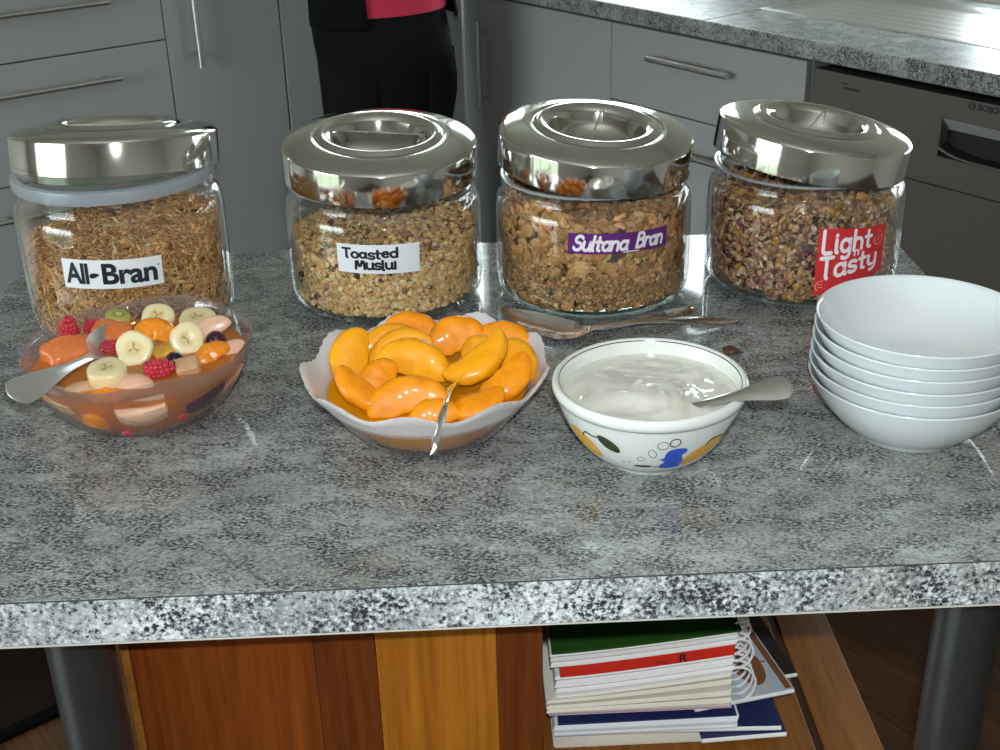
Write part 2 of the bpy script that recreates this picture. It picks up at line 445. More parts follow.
for z0, z1, hz in ((0.105, 0.283, 0.23), (0.286, 0.567, 0.497), (0.57, 0.8445, 0.78), (0.8475, 1.03, 0.955), (1.033, 1.54, 1.45)):
    m = MB(); m.box(-0.02, 0.0, -0.6185, -0.0015, z0, z1, 0.0015); d = m.build('drawer', M['laminate'], t, smooth=False)
    bar_handle(d, (0, -0.485, hz), (0, -0.135, hz), (1, 0, 0))

# --- right row (fronts on Y = 0, running towards +X); base units under the sink bench
def base_body(t, w, top=0.857):
    m = MB(); m.box(0.001, w - 0.001, 0.022, 0.56, 0.1, top, 0.001); m.box(0.001, w - 0.001, 0.06, 0.5, 0, 0.1)
    m.build('body', M['laminate'], t, smooth=False)
t = kthing('base_cupboard', 0.02, 0, 0, 'grey corner cupboard under the sink bench, right of the person, with an upright handle', 'cupboard')
base_body(t, 0.6)
m = MB(); m.box(-0.0195, 0.0025, 0.003, 0.021, 0.1, 0.857); m.build('filler_panel', M['laminate'], t, smooth=False)
m = MB(); m.box(0.004, 0.5985, 0, 0.02, 0.105, 0.852, 0.0015); d = m.build('door', M['laminate'], t, smooth=False)
bar_handle(d, (0.088, 0, 0.552), (0.088, 0, 0.788), (0, -1, 0))
t = kthing('drawer_cabinet', 0.62, 0, 0, 'grey drawer cabinet under the sink bench, left of the dishwasher', 'cabinet')
base_body(t, 0.61)
for z0, z1, hz in ((0.105, 0.38, 0.30), (0.383, 0.664, 0.586), (0.667, 0.852, 0.792)):
    m = MB(); m.box(0.0015, 0.6085, 0, 0.02, z0, z1, 0.0015); d = m.build('drawer', M['laminate'], t, smooth=False)
    bar_handle(d, (0.155, 0, hz), (0.412, 0, hz), (0, -1, 0), 0.0075, 0.028)

# --- dishwasher
t = kthing('dishwasher', 1.247, 0, 0, 'brown steel dishwasher under the sink bench at the right edge', 'dishwasher')
m = MB(); m.box(0.002, 0.598, 0.03, 0.55, 0.08, 0.84); m.box(0.0, 0.6, 0.06, 0.5, 0, 0.1); m.build('body', M['black'], t, smooth=False)
rx0, rx1, rz0, rz1 = 0.318, 0.575, 0.722, 0.798
m = MB(); m.box(0.003, rx0, 0, 0.03, 0.665, 0.842); m.box(rx1, 0.597, 0, 0.03, 0.665, 0.842)
m.box(rx0, rx1, 0, 0.03, rz1, 0.842); m.box(rx0, rx1, 0, 0.03, 0.665, rz0); m.box(0.003, 0.597, 0.002, 0.03, 0.11, 0.662)
door = m.build('door', M['dishwasher'], t, smooth=False)
m = MB()     # pocket grip: sloping roof with its reflection put into a pale colour, dark bottom, raised rim with a curved lower edge
m.grid(13, 2, lambda i, j: (rx0 + (rx1 - rx0) * i / 12, 0.001 if j == 0 else 0.029, rz1 - 0.001 if j == 0 else rz1 - 0.03), 0)
m.box(rx0, rx1, 0.027, 0.0295, rz0, rz1, 0, 1)
def low(i): a = -1 + 2 * i / 12; return rz0 + 0.016 * a * a * a * a + 0.002
m.grid(13, 2, lambda i, j: (rx0 + (rx1 - rx0) * i / 12, -0.001 if j == 0 else 0.0285, low(i) + (0.0 if j == 0 else 0.006)), 1)
m.tube([(rx0 + (rx1 - rx0) * i / 12, -0.001, low(i)) for i in range(13)], 0.003, 8, 2)
m.tube([(rx0, -0.001, rz0 + 0.018), (rx0, -0.001, rz1)], 0.0025, 8, 2)
m.build('handle_recess', [M['recess'], M['black'], M['dishwasher']], door)

def text_mesh(body, size, bold=0.0, shear=0.0, space=1.0):
    """built-in font text -> (verts, faces) lying in XY, origin at the left of the baseline"""
    c = bpy.data.curves.new('t', 'FONT'); c.body = body; c.size = size; c.offset = bold; c.shear = shear; c.space_character = space
    c.resolution_u = 6
    o = bpy.data.objects.new('t', c); C.objects.link(o)
    dg = bpy.context.evaluated_depsgraph_get(); dg.update()
    me = o.evaluated_get(dg).to_mesh()
    v = [tuple(p.co) for p in me.vertices]; f = [tuple(p.vertices) for p in me.polygons]
    o.evaluated_get(dg).to_mesh_clear(); bpy.data.objects.remove(o); bpy.data.curves.remove(c)
    return v, f
v, f = text_mesh('BOSCH', 0.0155, 0.0009, 0, 1.0)
m = MB(); m.add([(0.3925 + p[0], -0.0006, 0.8265 + p[1]) for p in v], f)
ring = []
for k in range(25):
    a = 2 * pi * k / 24; ring.append((0.3795 + 0.0068 * cos(a), -0.0006, 0.832 + 0.0068 * sin(a)))
m.tube(ring, 0.0011, 6)
m.tube([(0.3768, -0.0006, 0.829), (0.3768, -0.0006, 0.835)], 0.0009, 6); m.tube([(0.3822, -0.0006, 0.829), (0.3822, -0.0006, 0.835)], 0.0009, 6)
m.tube([(0.3768, -0.0006, 0.832), (0.3822, -0.0006, 0.832)], 0.0009, 6)
m.build('lettering', M['dark_print'], door, smooth=False)
m = MB(); m.box(0.072, 0.094, -0.0006, 0.0, 0.822, 0.8245); m.box(0.080, 0.122, -0.0006, 0.0, 0.812, 0.8165)
m.build('small_print', M['dark_print'], door, smooth=False)

t = kthing('base_cupboard', 1.85, 0, 0, 'grey base cupboard under the sink bench beyond the dishwasher', 'cupboard')
base_body(t, 0.6, 0.72); m = MB(); m.box(0.0015, 0.5985, 0, 0.02, 0.105, 0.852, 0.0015); d = m.build('door', M['laminate'], t, smooth=False)
bar_handle(d, (0.05, 0, 0.552), (0.05, 0, 0.788), (0, -1, 0))

# --- bench top and sink
t = kthing('sink_bench', 0, 0, 0.86, 'grey speckled bench top carrying the steel sink', 'bench top')
m = MB()
sx0, sx1, sy0, sy1 = 0.93, 2.42, 0.175, 0.52
m.box(0.004, sx0 + 0.01, -0.015, 0.598, 0, 0.04, 0.004); m.box(sx0 + 0.01, sx1 - 0.01, -0.015, sy0 + 0.01, 0, 0.04, 0.004)
m.box(sx0 + 0.01, sx1 - 0.01, sy1 - 0.01, 0.598, 0, 0.04, 0.004); m.box(sx1 - 0.01, 2.6, -0.015, 0.598, 0, 0.04, 0.004)
m.build('worktop', M['granite_bench'], t, smooth=False)
t = kthing('kitchen_sink', sx0, sy0, 0.90, 'stainless steel sink with a ribbed drainer set in the back bench', 'sink')
w_, d_ = sx1 - sx0, sy1 - sy0
m = MB()
def drain(i, j):
    x = w_ * i / 90; y = d_ * j / 24
    e = min(x, w_ - x, y, d_ - y)
    z = 0.0045 if e > 0.006 else 0.0005
    if e > 0.02: z = -0.002 - 0.006 * min(1, (e - 0.02) / 0.02)
    if 0.06 < x < 0.86 and 0.05 < y < d_ - 0.05: z += 0.003 * max(0, sin(2 * pi * y / 0.045))
    if 0.96 < x < w_ - 0.05 and 0.04 < y < d_ - 0.04: z = -0.15
    return (x, y, z)
m.grid(91, 25, drain)
sk = m.build('drainer', M['steel'], t, angle=50)
m = MB(); m.lathe([(0, 0.0), (0.03, 0.0), (0.035, 0.003), (0.04, 0.0)], 24); m.build('plug_hole', M['steel'], t, M=Matrix.Translation((1.2, d_ / 2, -0.149)))

# ================================================================== breakfast counter
CX0, CX1, CY0, CY1 = -0.54, 0.523, 0.779, 1.505
t = empty('breakfast_counter', (0, 0, 0), label='grey speckled laminate counter on round steel legs, holding jars and bowls', cat='counter')
m = MB(); m.box(CX0, CX1, CY0 + 0.0015, CY1, 0.86, 0.90, 0.0008); m.build('worktop', M['granite_top'], t, smooth=False)
m = MB(); m.box(CX0, CX1, CY0, CY0 + 0.0014, 0.8615, 0.8990, 0.0003)
m.box(CX0, CX1, CY0 + 0.0004, CY0 + 0.0013, 0.8992, 0.8999, 0, 1); m.box(CX0, CX1, CY0 + 0.0002, CY0 + 0.0014, 0.8595, 0.8608, 0, 2)
m.build('edge_band', [M['granite_lit_edge'], M['seam'], M['wall']], t, smooth=False)
for x in (-0.325, 0.4005):
    m = MB(); m.lathe([(0, 0), (0.045, 0), (0.045, 0.012), (0.028, 0.018), (0.0265, 0.02), (0.0265, 0.848), (0.04, 0.85), (0.04, 0.8595), (0, 0.8595)], 40)
    m.build('leg', M['steel_dark'], t, M=Matrix.Translation((x, 0.846, 0)))

M['w_red'] = wood('red_brown_timber', (0.145, 0.031, 0.004), (0.24, 0.058, 0.008), 1.0, 'z', 0.38)
M['w_red2'] = wood('dark_red_brown_timber', (0.10, 0.022, 0.004), (0.165, 0.042, 0.007), 1.0, 'z', 0.38)
M['w_orange'] = wood('orange_brown_timber', (0.29, 0.095, 0.008), (0.40, 0.150, 0.014), 1.0, 'z', 0.38)
M['w_shelf'] = wood('brown_shelf_timber', (0.24, 0.085, 0.014), (0.34, 0.135, 0.026), 1.0, 'y', 0.4)
M['w_dark'] = wood('very_dark_timber', (0.05, 0.018, 0.008), (0.09, 0.035, 0.014), 1.0, 'y', 0.4)
t = empty('timber_shelf_unit', (0, 0, 0), label='reddish timber plank unit with an open shelf under the counter', cat='shelf unit')
m = MB()
for x0, x1, mi in ((-0.291, -0.1402, 0), (-0.14, -0.0892, 1), (-0.089, 0.0118, 2), (0.012, 0.0505, 1)):
    m.box(x0, x1, 0.862, 0.882, 0.06, 0.858, 0.0008, mi)
m.build('front_panel', [M['w_red'], M['w_red2'], M['w_orange']], t, smooth=False)
m = MB(); m.box(-0.2985, -0.2915, 0.858, 0.9, 0.06, 0.858, 0.001); m.build('edge_strip', M['w_shelf'], t, smooth=False)
m = MB(); m.box(0.030, 0.0505, 0.8825, 1.36, 0.06, 0.858, 0.001); m.box(-0.2985, -0.28, 0.9005, 1.36, 0.06, 0.858, 0.001); m.build('side_panel', M['w_red2'], t, smooth=False)
m = MB(); m.box(0.051, 0.3275, 0.875, 1.36, 0.525, 0.55, 0.001); m.box(0.3365, 0.3945, 0.875, 1.36, 0.525, 0.55, 0.001); m.box(0.327, 0.337, 0.876, 1.36, 0.524, 0.548, 0, 1)
m.build('shelf', [M['w_shelf'], M['w_dark']], t, smooth=False)
m = MB(); m.box(-0.2985, 0.3945, 1.3605, 1.38, 0.06, 0.858, 0.001); m.build('back_panel', M['w_red2'], t, smooth=False)

# dark mat on the floor, left of the counter
dx, dy = (0.0865, 0.067)
ang = atan2(dy, dx)
t = empty('floor_mat', (-0.765, 1.702, 0.0), ang, label='dark mat on the timber floor, lower left under the counter', cat='mat')
m = MB(); m.box(-0.6, 0.12, 0.012, 0.9, 0.0, 0.008, 0.003); m.build('pile', M['rug'], t, smooth=False)
m = MB(); m.box(-0.6, 0.13, -0.014, 0.0115, 0.0, 0.010, 0.003); m.build('border', M['rug_edge'], t, smooth=False)

# ================================================================== bulk meshes of small pieces
def bulk(name, shapes, pick, rot, pos, scl, cols, mat, extra=None, smooth=True):
    """one mesh of many small pieces. shapes: list of (verts Kx3, quads); pick: shape per piece"""
    V, F, Cc, off = [], [], [], 0
    for k, (bv, bf) in enumerate(shapes):
        idx = np.nonzero(pick == k)[0]
        if len(idx) == 0: continue
        bv = np.asarray(bv, float); bf = np.asarray(bf, int); K = len(bv)
        P = np.einsum('nij,nkj->nki', rot[idx], bv[None] * scl[idx][:, None, :]) + pos[idx][:, None, :]
        V.append(P.reshape(-1, 3)); Cc.append(np.repeat(cols[idx], K, 0))
        F.append((bf[None] + (np.arange(len(idx)) * K)[:, None, None]).reshape(-1, 4) + off); off += K * len(idx)
    V = np.concatenate(V); F = np.concatenate(F); Cc = np.concatenate(Cc)
    ev, ef, ec = [], [], []
    if extra: ev, ef, ec = extra.v, extra.f, extra.c
    me = bpy.data.meshes.new(name)
    if extra:
        base = len(V)
        V = np.concatenate([V, np.array(ev)]); Cc = np.concatenate([Cc, np.array(ec)])
        loops = np.concatenate([F.ravel(), np.array([i + base for f in ef for i in f])])
        sizes = np.concatenate([np.full(len(F), 4), np.array([len(f) for f in ef])])
    else: loops = F.ravel(); sizes = np.full(len(F), 4)
    me.vertices.add(len(V)); me.vertices.foreach_set('co', V.ravel().astype(np.float32))
    me.loops.add(len(loops)); me.loops.foreach_set('vertex_index', loops.astype(np.int32))
    me.polygons.add(len(sizes)); st = np.concatenate([[0], np.cumsum(sizes)[:-1]])
    me.polygons.foreach_set('loop_start', st.astype(np.int32))
    me.polygons.foreach_set('use_smooth', np.full(len(sizes), smooth))
    me.update(calc_edges=True)
    ca = me.color_attributes.new('Col', 'FLOAT_COLOR', 'POINT')
    ca.data.foreach_set('color', np.concatenate([Cc, np.ones((len(Cc), 1))], 1).ravel().astype(np.float32))
    me.materials.append(mat); me.validate(); me.update()
    o = bpy.data.objects.new(name, me); C.objects.link(o); return o

def rand_rot(n):
    q = rng.normal(size=(n, 4)); q /= np.linalg.norm(q, axis=1)[:, None]; w, x, y, z = q.T
    return np.stack([1 - 2 * (y * y + z * z), 2 * (x * y - z * w), 2 * (x * z + y * w), 2 * (x * y + z * w), 1 - 2 * (x * x + z * z), 2 * (y * z - x * w), 2 * (x * z - y * w), 2 * (y * z + x * w), 1 - 2 * (x * x + y * y)], 1).reshape(-1, 3, 3)
def frame_rot(nrm, tilt):
    """local Z along the normals plus a random tilt, random spin"""
    n = nrm + rng.normal(size=nrm.shape) * tilt; n /= np.linalg.norm(n, axis=1)[:, None]
    r = rng.normal(size=nrm.shape); t = r - n * np.sum(r * n, 1)[:, None]; t /= np.linalg.norm(t, axis=1)[:, None]
    return np.stack([t, np.cross(n, t), n], 2)

def stick_shape(seed, curve=0.25, nseg=5, n=6):
    r = random.Random(seed); v, f = [], []
    for i in range(nseg):
        u = i / (nseg - 1) - 0.5; rad = 0.5 * (0.72 if i in (0, nseg - 1) else 1) * r.uniform(0.85, 1.15)
        for j in range(n):
            a = 2 * pi * j / n; v.append((u, 0.0 + rad * cos(a) * 1.0, rad * sin(a)))
    for i in range(nseg - 1):
        for j in range(n): f.append((i * n + j, i * n + (j + 1) % n, (i + 1) * n + (j + 1) % n, (i + 1) * n + j))
    f.append((0, 1, 2, 3)); f.append((3, 4, 5, 0)); e = (nseg - 1) * n
    f.append((e, e + 1, e + 2, e + 3)); f.append((e + 3, e + 4, e + 5, e))
    # bend: shift y by curve * u^2 (in unit length, rescaled by sy/sx)
    return v, f, curve
def flake_shape(seed, curl=0.25, rag=0.18, nr=4, n=10, th=0.5):
    """rounded, ragged, curled disc of unit diameter with a thickness (z scaled separately)"""
    r = random.Random(seed); v, f = [], []
    edge = [1 + r.uniform(-rag, rag) for _ in range(n)]
    ca, cb = r.uniform(-curl, curl), r.uniform(-curl, curl)
    def top(rr, a, s):
        x, y = 0.5 * rr * cos(a), 0.5 * rr * sin(a)
        return (x, y, s * th * (1 - 0.75 * rr ** 4) * 1.0 + 0.0), (x, y)
    side = []
    for s in (1, -1):
        for i in range(nr):
            q = (i + 0.02) / (nr - 0.98)
            for j in range(n):
                a = 2 * pi * j / n; rr = q * (1 + (edge[j] - 1) * q)
                (x, y, z), _ = top(rr, a, s); v.append((x, y, z, ca, cb))
    for k in range(2):
        b = k * nr * n
        for i in range(nr - 1):
            for j in range(n):
                f.append((b + i * n + j, b + i * n + (j + 1) % n, b + (i + 1) * n + (j + 1) % n, b + (i + 1) * n + j))
    e = (nr - 1) * n
    for j in range(n): f.append((e + j, e + (j + 1) % n, nr * n + e + (j + 1) % n, nr * n + e + j))
    f.append((0, 2, 4, 6)); f.append((6, 8, 0, 0)[:3] + (7,))
    return v, f[:-1]
def curled(seed, dia, thick, curl=0.3, rag=0.18, n=10):
    """flake already in metres for diameter dia, curled like a petal"""
    v, f = flake_shape(seed, curl, rag, 4, n)
    out = [(x * dia, y * dia, z * thick + (ca * 4 * x * x + cb * 4 * y * y) * dia * 0.5) for x, y, z, ca, cb in v]
    return out, f
def lump_shape(seed, n=8, m=6, rag=0.25):
    r = random.Random(seed); v, f = [], []
    for i in range(m):
        th = pi * (i + 0.25) / (m - 0.5)
        for j in range(n):
            a = 2 * pi * j / n; k = 0.5 * (1 + r.uniform(-rag, rag)); v.append((k * sin(th) * cos(a), k * sin(th) * sin(a), k * cos(th)))
    for i in range(m - 1):
        for j in range(n): f.append((i * n + j, i * n + (j + 1) % n, (i + 1) * n + (j + 1) % n, (i + 1) * n + j))
    f.append((0, 2, 4, 6)); e = (m - 1) * n; f.append((e, e + 2, e + 4, e + 6))
    return v, f

JR = 0.1075           # jar outer radius
JI = JR - 0.0042
def shell_points(n, top, z0=0.0105, depth=0.007, rin=JI, cap=0.35):
    """points just inside the jar wall and on the heap's top; returns pos, outward normals"""
    nt = int(n * cap); ns = n - nt
    a = rng.uniform(0, 2 * pi, ns); r = rin - 0.0015 - depth * rng.random(ns) ** 1.5
    x, y = r * np.cos(a), r * np.sin(a)
    z = z0 + 0.002 + (top(x, y) - z0 - 0.003) * rng.random(ns)
    low = z < z0 + 0.010
    r2 = np.where(low, r - 0.010 * (1 - (z - z0) / 0.010) ** 2, r); x, y = r2 * np.cos(a), r2 * np.sin(a)
    n1 = np.stack([np.cos(a), np.sin(a), np.zeros(ns)], 1)
    a2 = rng.uniform(0, 2 * pi, nt); r = (rin - 0.004) * np.sqrt(rng.random(nt)); x2, y2 = r * np.cos(a2), r * np.sin(a2)
    z2 = top(x2, y2) - 0.003 + rng.normal(size=nt) * 0.0015
    n2 = np.tile([0, 0, 1.0], (nt, 1))
    return np.concatenate([np.stack([x, y, z], 1), np.stack([x2, y2, z2], 1)]), np.concatenate([n1, n2])
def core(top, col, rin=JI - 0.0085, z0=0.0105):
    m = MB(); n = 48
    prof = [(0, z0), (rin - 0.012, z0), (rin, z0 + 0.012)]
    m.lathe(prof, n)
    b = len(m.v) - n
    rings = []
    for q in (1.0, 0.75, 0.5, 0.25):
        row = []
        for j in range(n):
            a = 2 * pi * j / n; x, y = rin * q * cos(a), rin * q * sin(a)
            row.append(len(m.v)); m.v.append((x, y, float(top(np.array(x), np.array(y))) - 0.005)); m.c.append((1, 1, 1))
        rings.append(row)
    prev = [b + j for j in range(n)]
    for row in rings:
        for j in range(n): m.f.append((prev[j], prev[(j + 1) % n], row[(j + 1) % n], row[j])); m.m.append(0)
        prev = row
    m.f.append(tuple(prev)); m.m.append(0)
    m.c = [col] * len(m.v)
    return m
def keep_in(pos, rot, half, rin=JI - 0.0006):
    """pull pieces inward so that their ends stay inside the glass"""
    reach = np.abs(rot[:, :2, :]) * half[:, None, :]
    n = pos[:, :2] / np.maximum(np.linalg.norm(pos[:, :2], axis=1), 1e-6)[:, None]
    ext = np.abs(np.einsum('ni,nij->nj', n, rot[:, :2, :])) @ np.eye(3)
    e = np.sum(ext * half, 1); r = np.linalg.norm(pos[:, :2], axis=1)
    tang = np.sqrt(np.maximum(0, half.max(1) ** 2 - e ** 2))
    lim = np.sqrt(np.maximum((rin) ** 2 - (tang * 0.8) ** 2, 1e-5)) - e
    k = np.minimum(1, lim / np.maximum(r, 1e-6)); pos[:, :2] *= k[:, None]
    return pos

# ================================================================== glass storage jars
def jar_profile(sh, neck_top):
    """outer then inner profile of one closed wall; sh = height of the shoulder"""
    o = [(0, 0.0015), (0.080, 0.0), (0.092, 0.0006), (0.100, 0.005), (0.1055, 0.014), (0.1072, 0.026), (JR, 0.045), (JR, sh - 0.022), (0.1068, sh - 0.012), (0.1045, sh - 0.004), (0.1005, sh),
         (0.0985, sh + 0.002), (0.0985, sh + 0.004), (0.1002, sh + 0.0055), (0.1002, sh + 0.008), (0.098, sh + 0.0095), (0.098, neck_top - 0.002), (0.0968, neck_top)]
    i = [(0.0952, neck_top), (0.0945, neck_top - 0.003), (0.0945, sh + 0.001), (0.0972, sh - 0.004), (0.1018, sh - 0.011), (0.1030, sh - 0.018), (JI, sh - 0.028), (JI, 0.045), (0.1020, 0.025), (0.0985, 0.016), (0.090, 0.0105), (0.078, 0.0095), (0, 0.0095)]
    return o + i

def cyl_map(quad, R, off=0.0):
    """(u,v) in the label square -> point on the jar; quad: 4 (angle, z) corners TL, TR, BR, BL"""
    tl, tr, br, bl = quad
    def fn(u, v):       # v = 0 bottom, 1 top
        th = (tl[0] * (1 - u) + tr[0] * u) * v + (bl[0] * (1 - u) + br[0] * u) * (1 - v)
        z = (tl[1] * (1 - u) + tr[1] * u) * v + (bl[1] * (1 - u) + br[1] * u) * (1 - v)
        r = R + off
        return (r * sin(th), -r * cos(th), z)
    return fn

def make_lid(parent, z, a, b, fin, dx=0.0, dy=0.0):
    """steel lid: plain band, flat shoulder, raised ring and a dished centre crossed by a finger grip"""
    R = 0.105
    prof = [(R - 0.0012, 0.0), (R, 0.0006), (R, 0.0325), (R - 0.0005, 0.0342), (R - 0.003, 0.0360), (0.098, 0.0376), (0.090, 0.0395), (0.080, 0.0414), (0.072, 0.0424), (0.0700, 0.0417), (0.0682, 0.0417), (0.0660, 0.0442), (0.0635, 0.0456), (0.0605, 0.0456), (0.0555, 0.0440), (0.0515, 0.0415), (0.0500, 0.0385), (0.0470, 0.0280), (0.042, 0.0205), (0.032, 0.0150), (0.015, 0.0128), (0, 0.0125)]
    inner = [(0, 0.011), (0.033, 0.0132), (0.046, 0.022), (0.052, 0.037), (0.062, 0.0440), (0.070, 0.0400), (0.098, 0.0362), (R - 0.0022, 0.032), (R - 0.0012, 0.0)]
    m = MB(); m.lathe(prof + inner, 96)
    L = m.build('lid', M['chrome'], parent, angle=60)
    Mx = Matrix.Translation((dx, dy, z)) @ Matrix.Rotation(b, 4, 'Y') @ Matrix.Rotation(a, 4, 'X')
    L.matrix_basis = Mx
    g = MB()            # finger grip: a pressed blade across the dish, thicker below
    def dish(x):
        x = abs(x)
        pr = [(0, 0.0125), (0.015, 0.0128), (0.032, 0.0150), (0.042, 0.0205), (0.047, 0.028), (0.05, 0.0385), (0.0515, 0.0415)]
        for (r0, z0), (r1, z1) in zip(pr, pr[1:]):
            if r0 <= x <= r1: return z0 + (z1 - z0) * (x - r0) / (r1 - r0)
        return 0.0415
    n = 25
    def sec(i, j):
        x = -0.0505 + 0.101 * i / (n - 1)
        yy, zz = [(-0.0030, 0), (-0.0022, 0.6), (-0.0012, 1), (0.0012, 1), (0.0022, 0.6), (0.0030, 0)][j]
        zb = dish(x) - 0.0004; zt = 0.0435
        return (x, yy, zb + (zt - zb) * zz)
    g.grid(n, 6, sec)
    G = g.build('finger_grip', M['chrome'], L, angle=40); G.matrix_basis = Matrix.Rotation(fin, 4, 'Z')
    return L

def make_jar(label, pos, sh, neck, lid, quad, sticker):
    t = empty('glass_jar', pos, label=label, cat='jar', group='glass cereal jars with steel lids')
    m = MB(); m.lathe(jar_profile(sh, neck), 96); m.build('jar_body', M['jar_glass'], t, angle=70)
    m = MB(); m.lathe([(0.079, 0.0004), (0.0915, 0.0012), (0.099, 0.0056), (0.1035, 0.0125), (0.1005, 0.014), (0.094, 0.0098), (0.079, 0.0085), (0.079, 0.0004)], 96); m.build('base_rim', M['jar_thick'], t, angle=70)
    if lid: make_lid(t, *lid)
    m = MB(); nu, nv = 24, 5; fn = cyl_map(quad, JR, 0.0004)
    fi = cyl_map(quad, JR, 0.0002)
    m.grid(nu, nv, lambda i, j: fn(i / (nu - 1), j / (nv - 1)))
    m.grid(nu, nv, lambda i, j: fi(i / (nu - 1), j / (nv - 1)), flip=True)
    lb = m.build('label_sticker', M[sticker], t, angle=180)
    return t, lb
def place_marks(lb, quad, shapes, mat, name='lettering', off=0.0008):
    """shapes: list of (verts 2D in label square, faces)"""
    fn = cyl_map(quad, JR, off); m = MB()
    for v, f in shapes: m.add([fn(p[0], p[1]) for p in v], f)
    return m.build(name, mat, lb, smooth=False)

# --- stroke lettering: every glyph is a set of poly-lines in a box (x 0.., y 0 baseline, 1 ascender, 0.6 x-height)
def arc(cx, cy, rx, ry, a0, a1, n=12):
    return [(cx + rx * cos(radians(a0 + (a1 - a0) * i / n)), cy + ry * sin(radians(a0 + (a1 - a0) * i / n))) for i in range(n + 1)]
G = {
 'L': (0.5, [[(0, 1), (0, 0.18)] + arc(0.18, 0.18, 0.18, 0.18, 180, 270, 6) + [(0.48, 0)]]),
 'i': (0.14, [[(0.05, 0.6), (0.05, 0.12)] + arc(0.15, 0.12, 0.1, 0.12, 180, 265, 5), [(0.05, 0.8), (0.05, 0.82)]]),
 'g': (0.62, [arc(0.28, 0.3, 0.27, 0.3, 0, 360, 22), [(0.55, 0.6), (0.55, -0.12)] + arc(0.3, -0.12, 0.25, 0.22, 0, -140, 10)]),
 'h': (0.56, [[(0, 1), (0, 0)], [(0, 0.3)] + arc(0.25, 0.33, 0.25, 0.27, 180, 0, 12) + [(0.5, 0)]]),
 't': (0.42, [[(0.16, 0.92), (0.16, 0.14)] + arc(0.3, 0.14, 0.14, 0.14, 180, 280, 6), [(-0.02, 0.6), (0.38, 0.6)]]),
 'n': (0.56, [[(0, 0.6), (0, 0)], [(0, 0.3)] + arc(0.25, 0.33, 0.25, 0.27, 180, 0, 12) + [(0.5, 0)]]),
 'T': (0.66, [[(0, 1), (0.66, 1)], [(0.33, 1), (0.33, 0.12)] + arc(0.43, 0.12, 0.10, 0.12, 180, 250, 4)]),
 'a': (0.6, [arc(0.27, 0.3, 0.27, 0.3, 0, 360, 22), [(0.54, 0.6), (0.54, 0.1)] + arc(0.63, 0.1, 0.09, 0.1, 180, 260, 4)]),
 's': (0.48, [arc(0.24, 0.45, 0.21, 0.155, 30, 255, 12) + arc(0.24, 0.145, 0.22, 0.15, 85, -155, 12)]),
 'y': (0.52, [[(0, 0.6), (0.0, 0.3)] + arc(0.25, 0.25, 0.25, 0.25, 180, 360, 10)[1:] , [(0.5, 0.6), (0.5, -0.1)] + arc(0.25, -0.1, 0.25, 0.22, 0, -110, 8)]),
 'S': (0.62, [arc(0.33, 0.75, 0.27, 0.24, 25, 250, 12) + arc(0.28, 0.27, 0.30, 0.26, 80, -160, 14)]),
 'u': (0.58, [[(0, 0.6), (0, 0.25)] + arc(0.25, 0.25, 0.25, 0.25, 180, 360, 10)[1:] + [(0.5, 0.6)], [(0.5, 0.6), (0.5, 0.08), (0.58, 0.0)]]),
 'l': (0.16, [[(0.02, 1), (0.02, 0.12)] + arc(0.12, 0.12, 0.1, 0.12, 180, 270, 4)]),
 'B': (0.62, [[(0.02, 1), (0.02, 0)], [(0.02, 1), (0.28, 1)] + arc(0.28, 0.77, 0.24, 0.23, 90, -90, 10) + [(0.05, 0.54)], [(0.2, 0.54), (0.30, 0.54)] + arc(0.30, 0.27, 0.29, 0.27, 90, -90, 12) + [(0.0, 0)]]),
 'r': (0.4, [[(0, 0.6), (0, 0)], [(0, 0.3)] + arc(0.24, 0.34, 0.24, 0.26, 180, 60, 8)]),
 'o': (0.58, [arc(0.27, 0.3, 0.27, 0.3, 90, 450, 22)]),
 'd': (0.6, [arc(0.27, 0.3, 0.27, 0.3, 0, 360, 22), [(0.54, 1), (0.54, 0)]]),
 'e': (0.56, [[(0.03, 0.3), (0.5, 0.36)] + arc(0.27, 0.3, 0.26, 0.3, 12, 320, 18)]),
 'M': (0.8, [[(0, 0), (0.04, 0.85), (0.12, 0.9), (0.3, 0.25), (0.36, 0.25), (0.58, 0.9), (0.66, 0.85), (0.76, 0.0)]]),
 'k': (0.5, [[(0, 1), (0, 0)], [(0.42, 0.62), (0.02, 0.3), (0.46, 0.0)]]),
 "'": (0.1, [[(0.04, 1.0), (0.0, 0.8)]]),
 '1': (0.2, [[(0.06, 0.75), (0.06, 0.0)]]),
}
def ribbon(pts, w):
    """flat stroke of width w with round ends"""
    v, f = [], []; n = len(pts)
    P = [Vector(p) for p in pts]; L, Rr = [], []
    for i in range(n):
        d = P[min(i + 1, n - 1)] - P[max(i - 1, 0)]
        if d.length < 1e-9: d = Vector((0, 1))
        d.normalize(); nn = Vector((-d.y, d.x)) * (w / 2)
        L.append(P[i] + nn); Rr.append(P[i] - nn)
    for i in range(n): v += [tuple(L[i]), tuple(Rr[i])]
    for i in range(n - 1): f.append((2 * i, 2 * i + 1, 2 * i + 3, 2 * i + 2))
    for p in (P[0], P[-1]):
        b = len(v); v += [(p.x + w / 2 * cos(2 * pi * k / 12), p.y + w / 2 * sin(2 * pi * k / 12)) for k in range(12)]; f.append(tuple(range(b, b + 12)))
    return v, f
def strokes(text, w, gap=0.16, shear=0.0, jitter=0.0, seed=1):
    r = random.Random(seed); x = 0; out = []
    for ch in text:
        if ch == ' ': x += 0.32; continue
        adv, lines = G[ch]; dy = r.uniform(-jitter, jitter); sc = 1 + r.uniform(-jitter, jitter)
        for ln in lines: out.append(ribbon([(x + px * sc + shear * py, py * sc + dy) for px, py in ln], w))
        x += adv + gap
    return out, x - gap
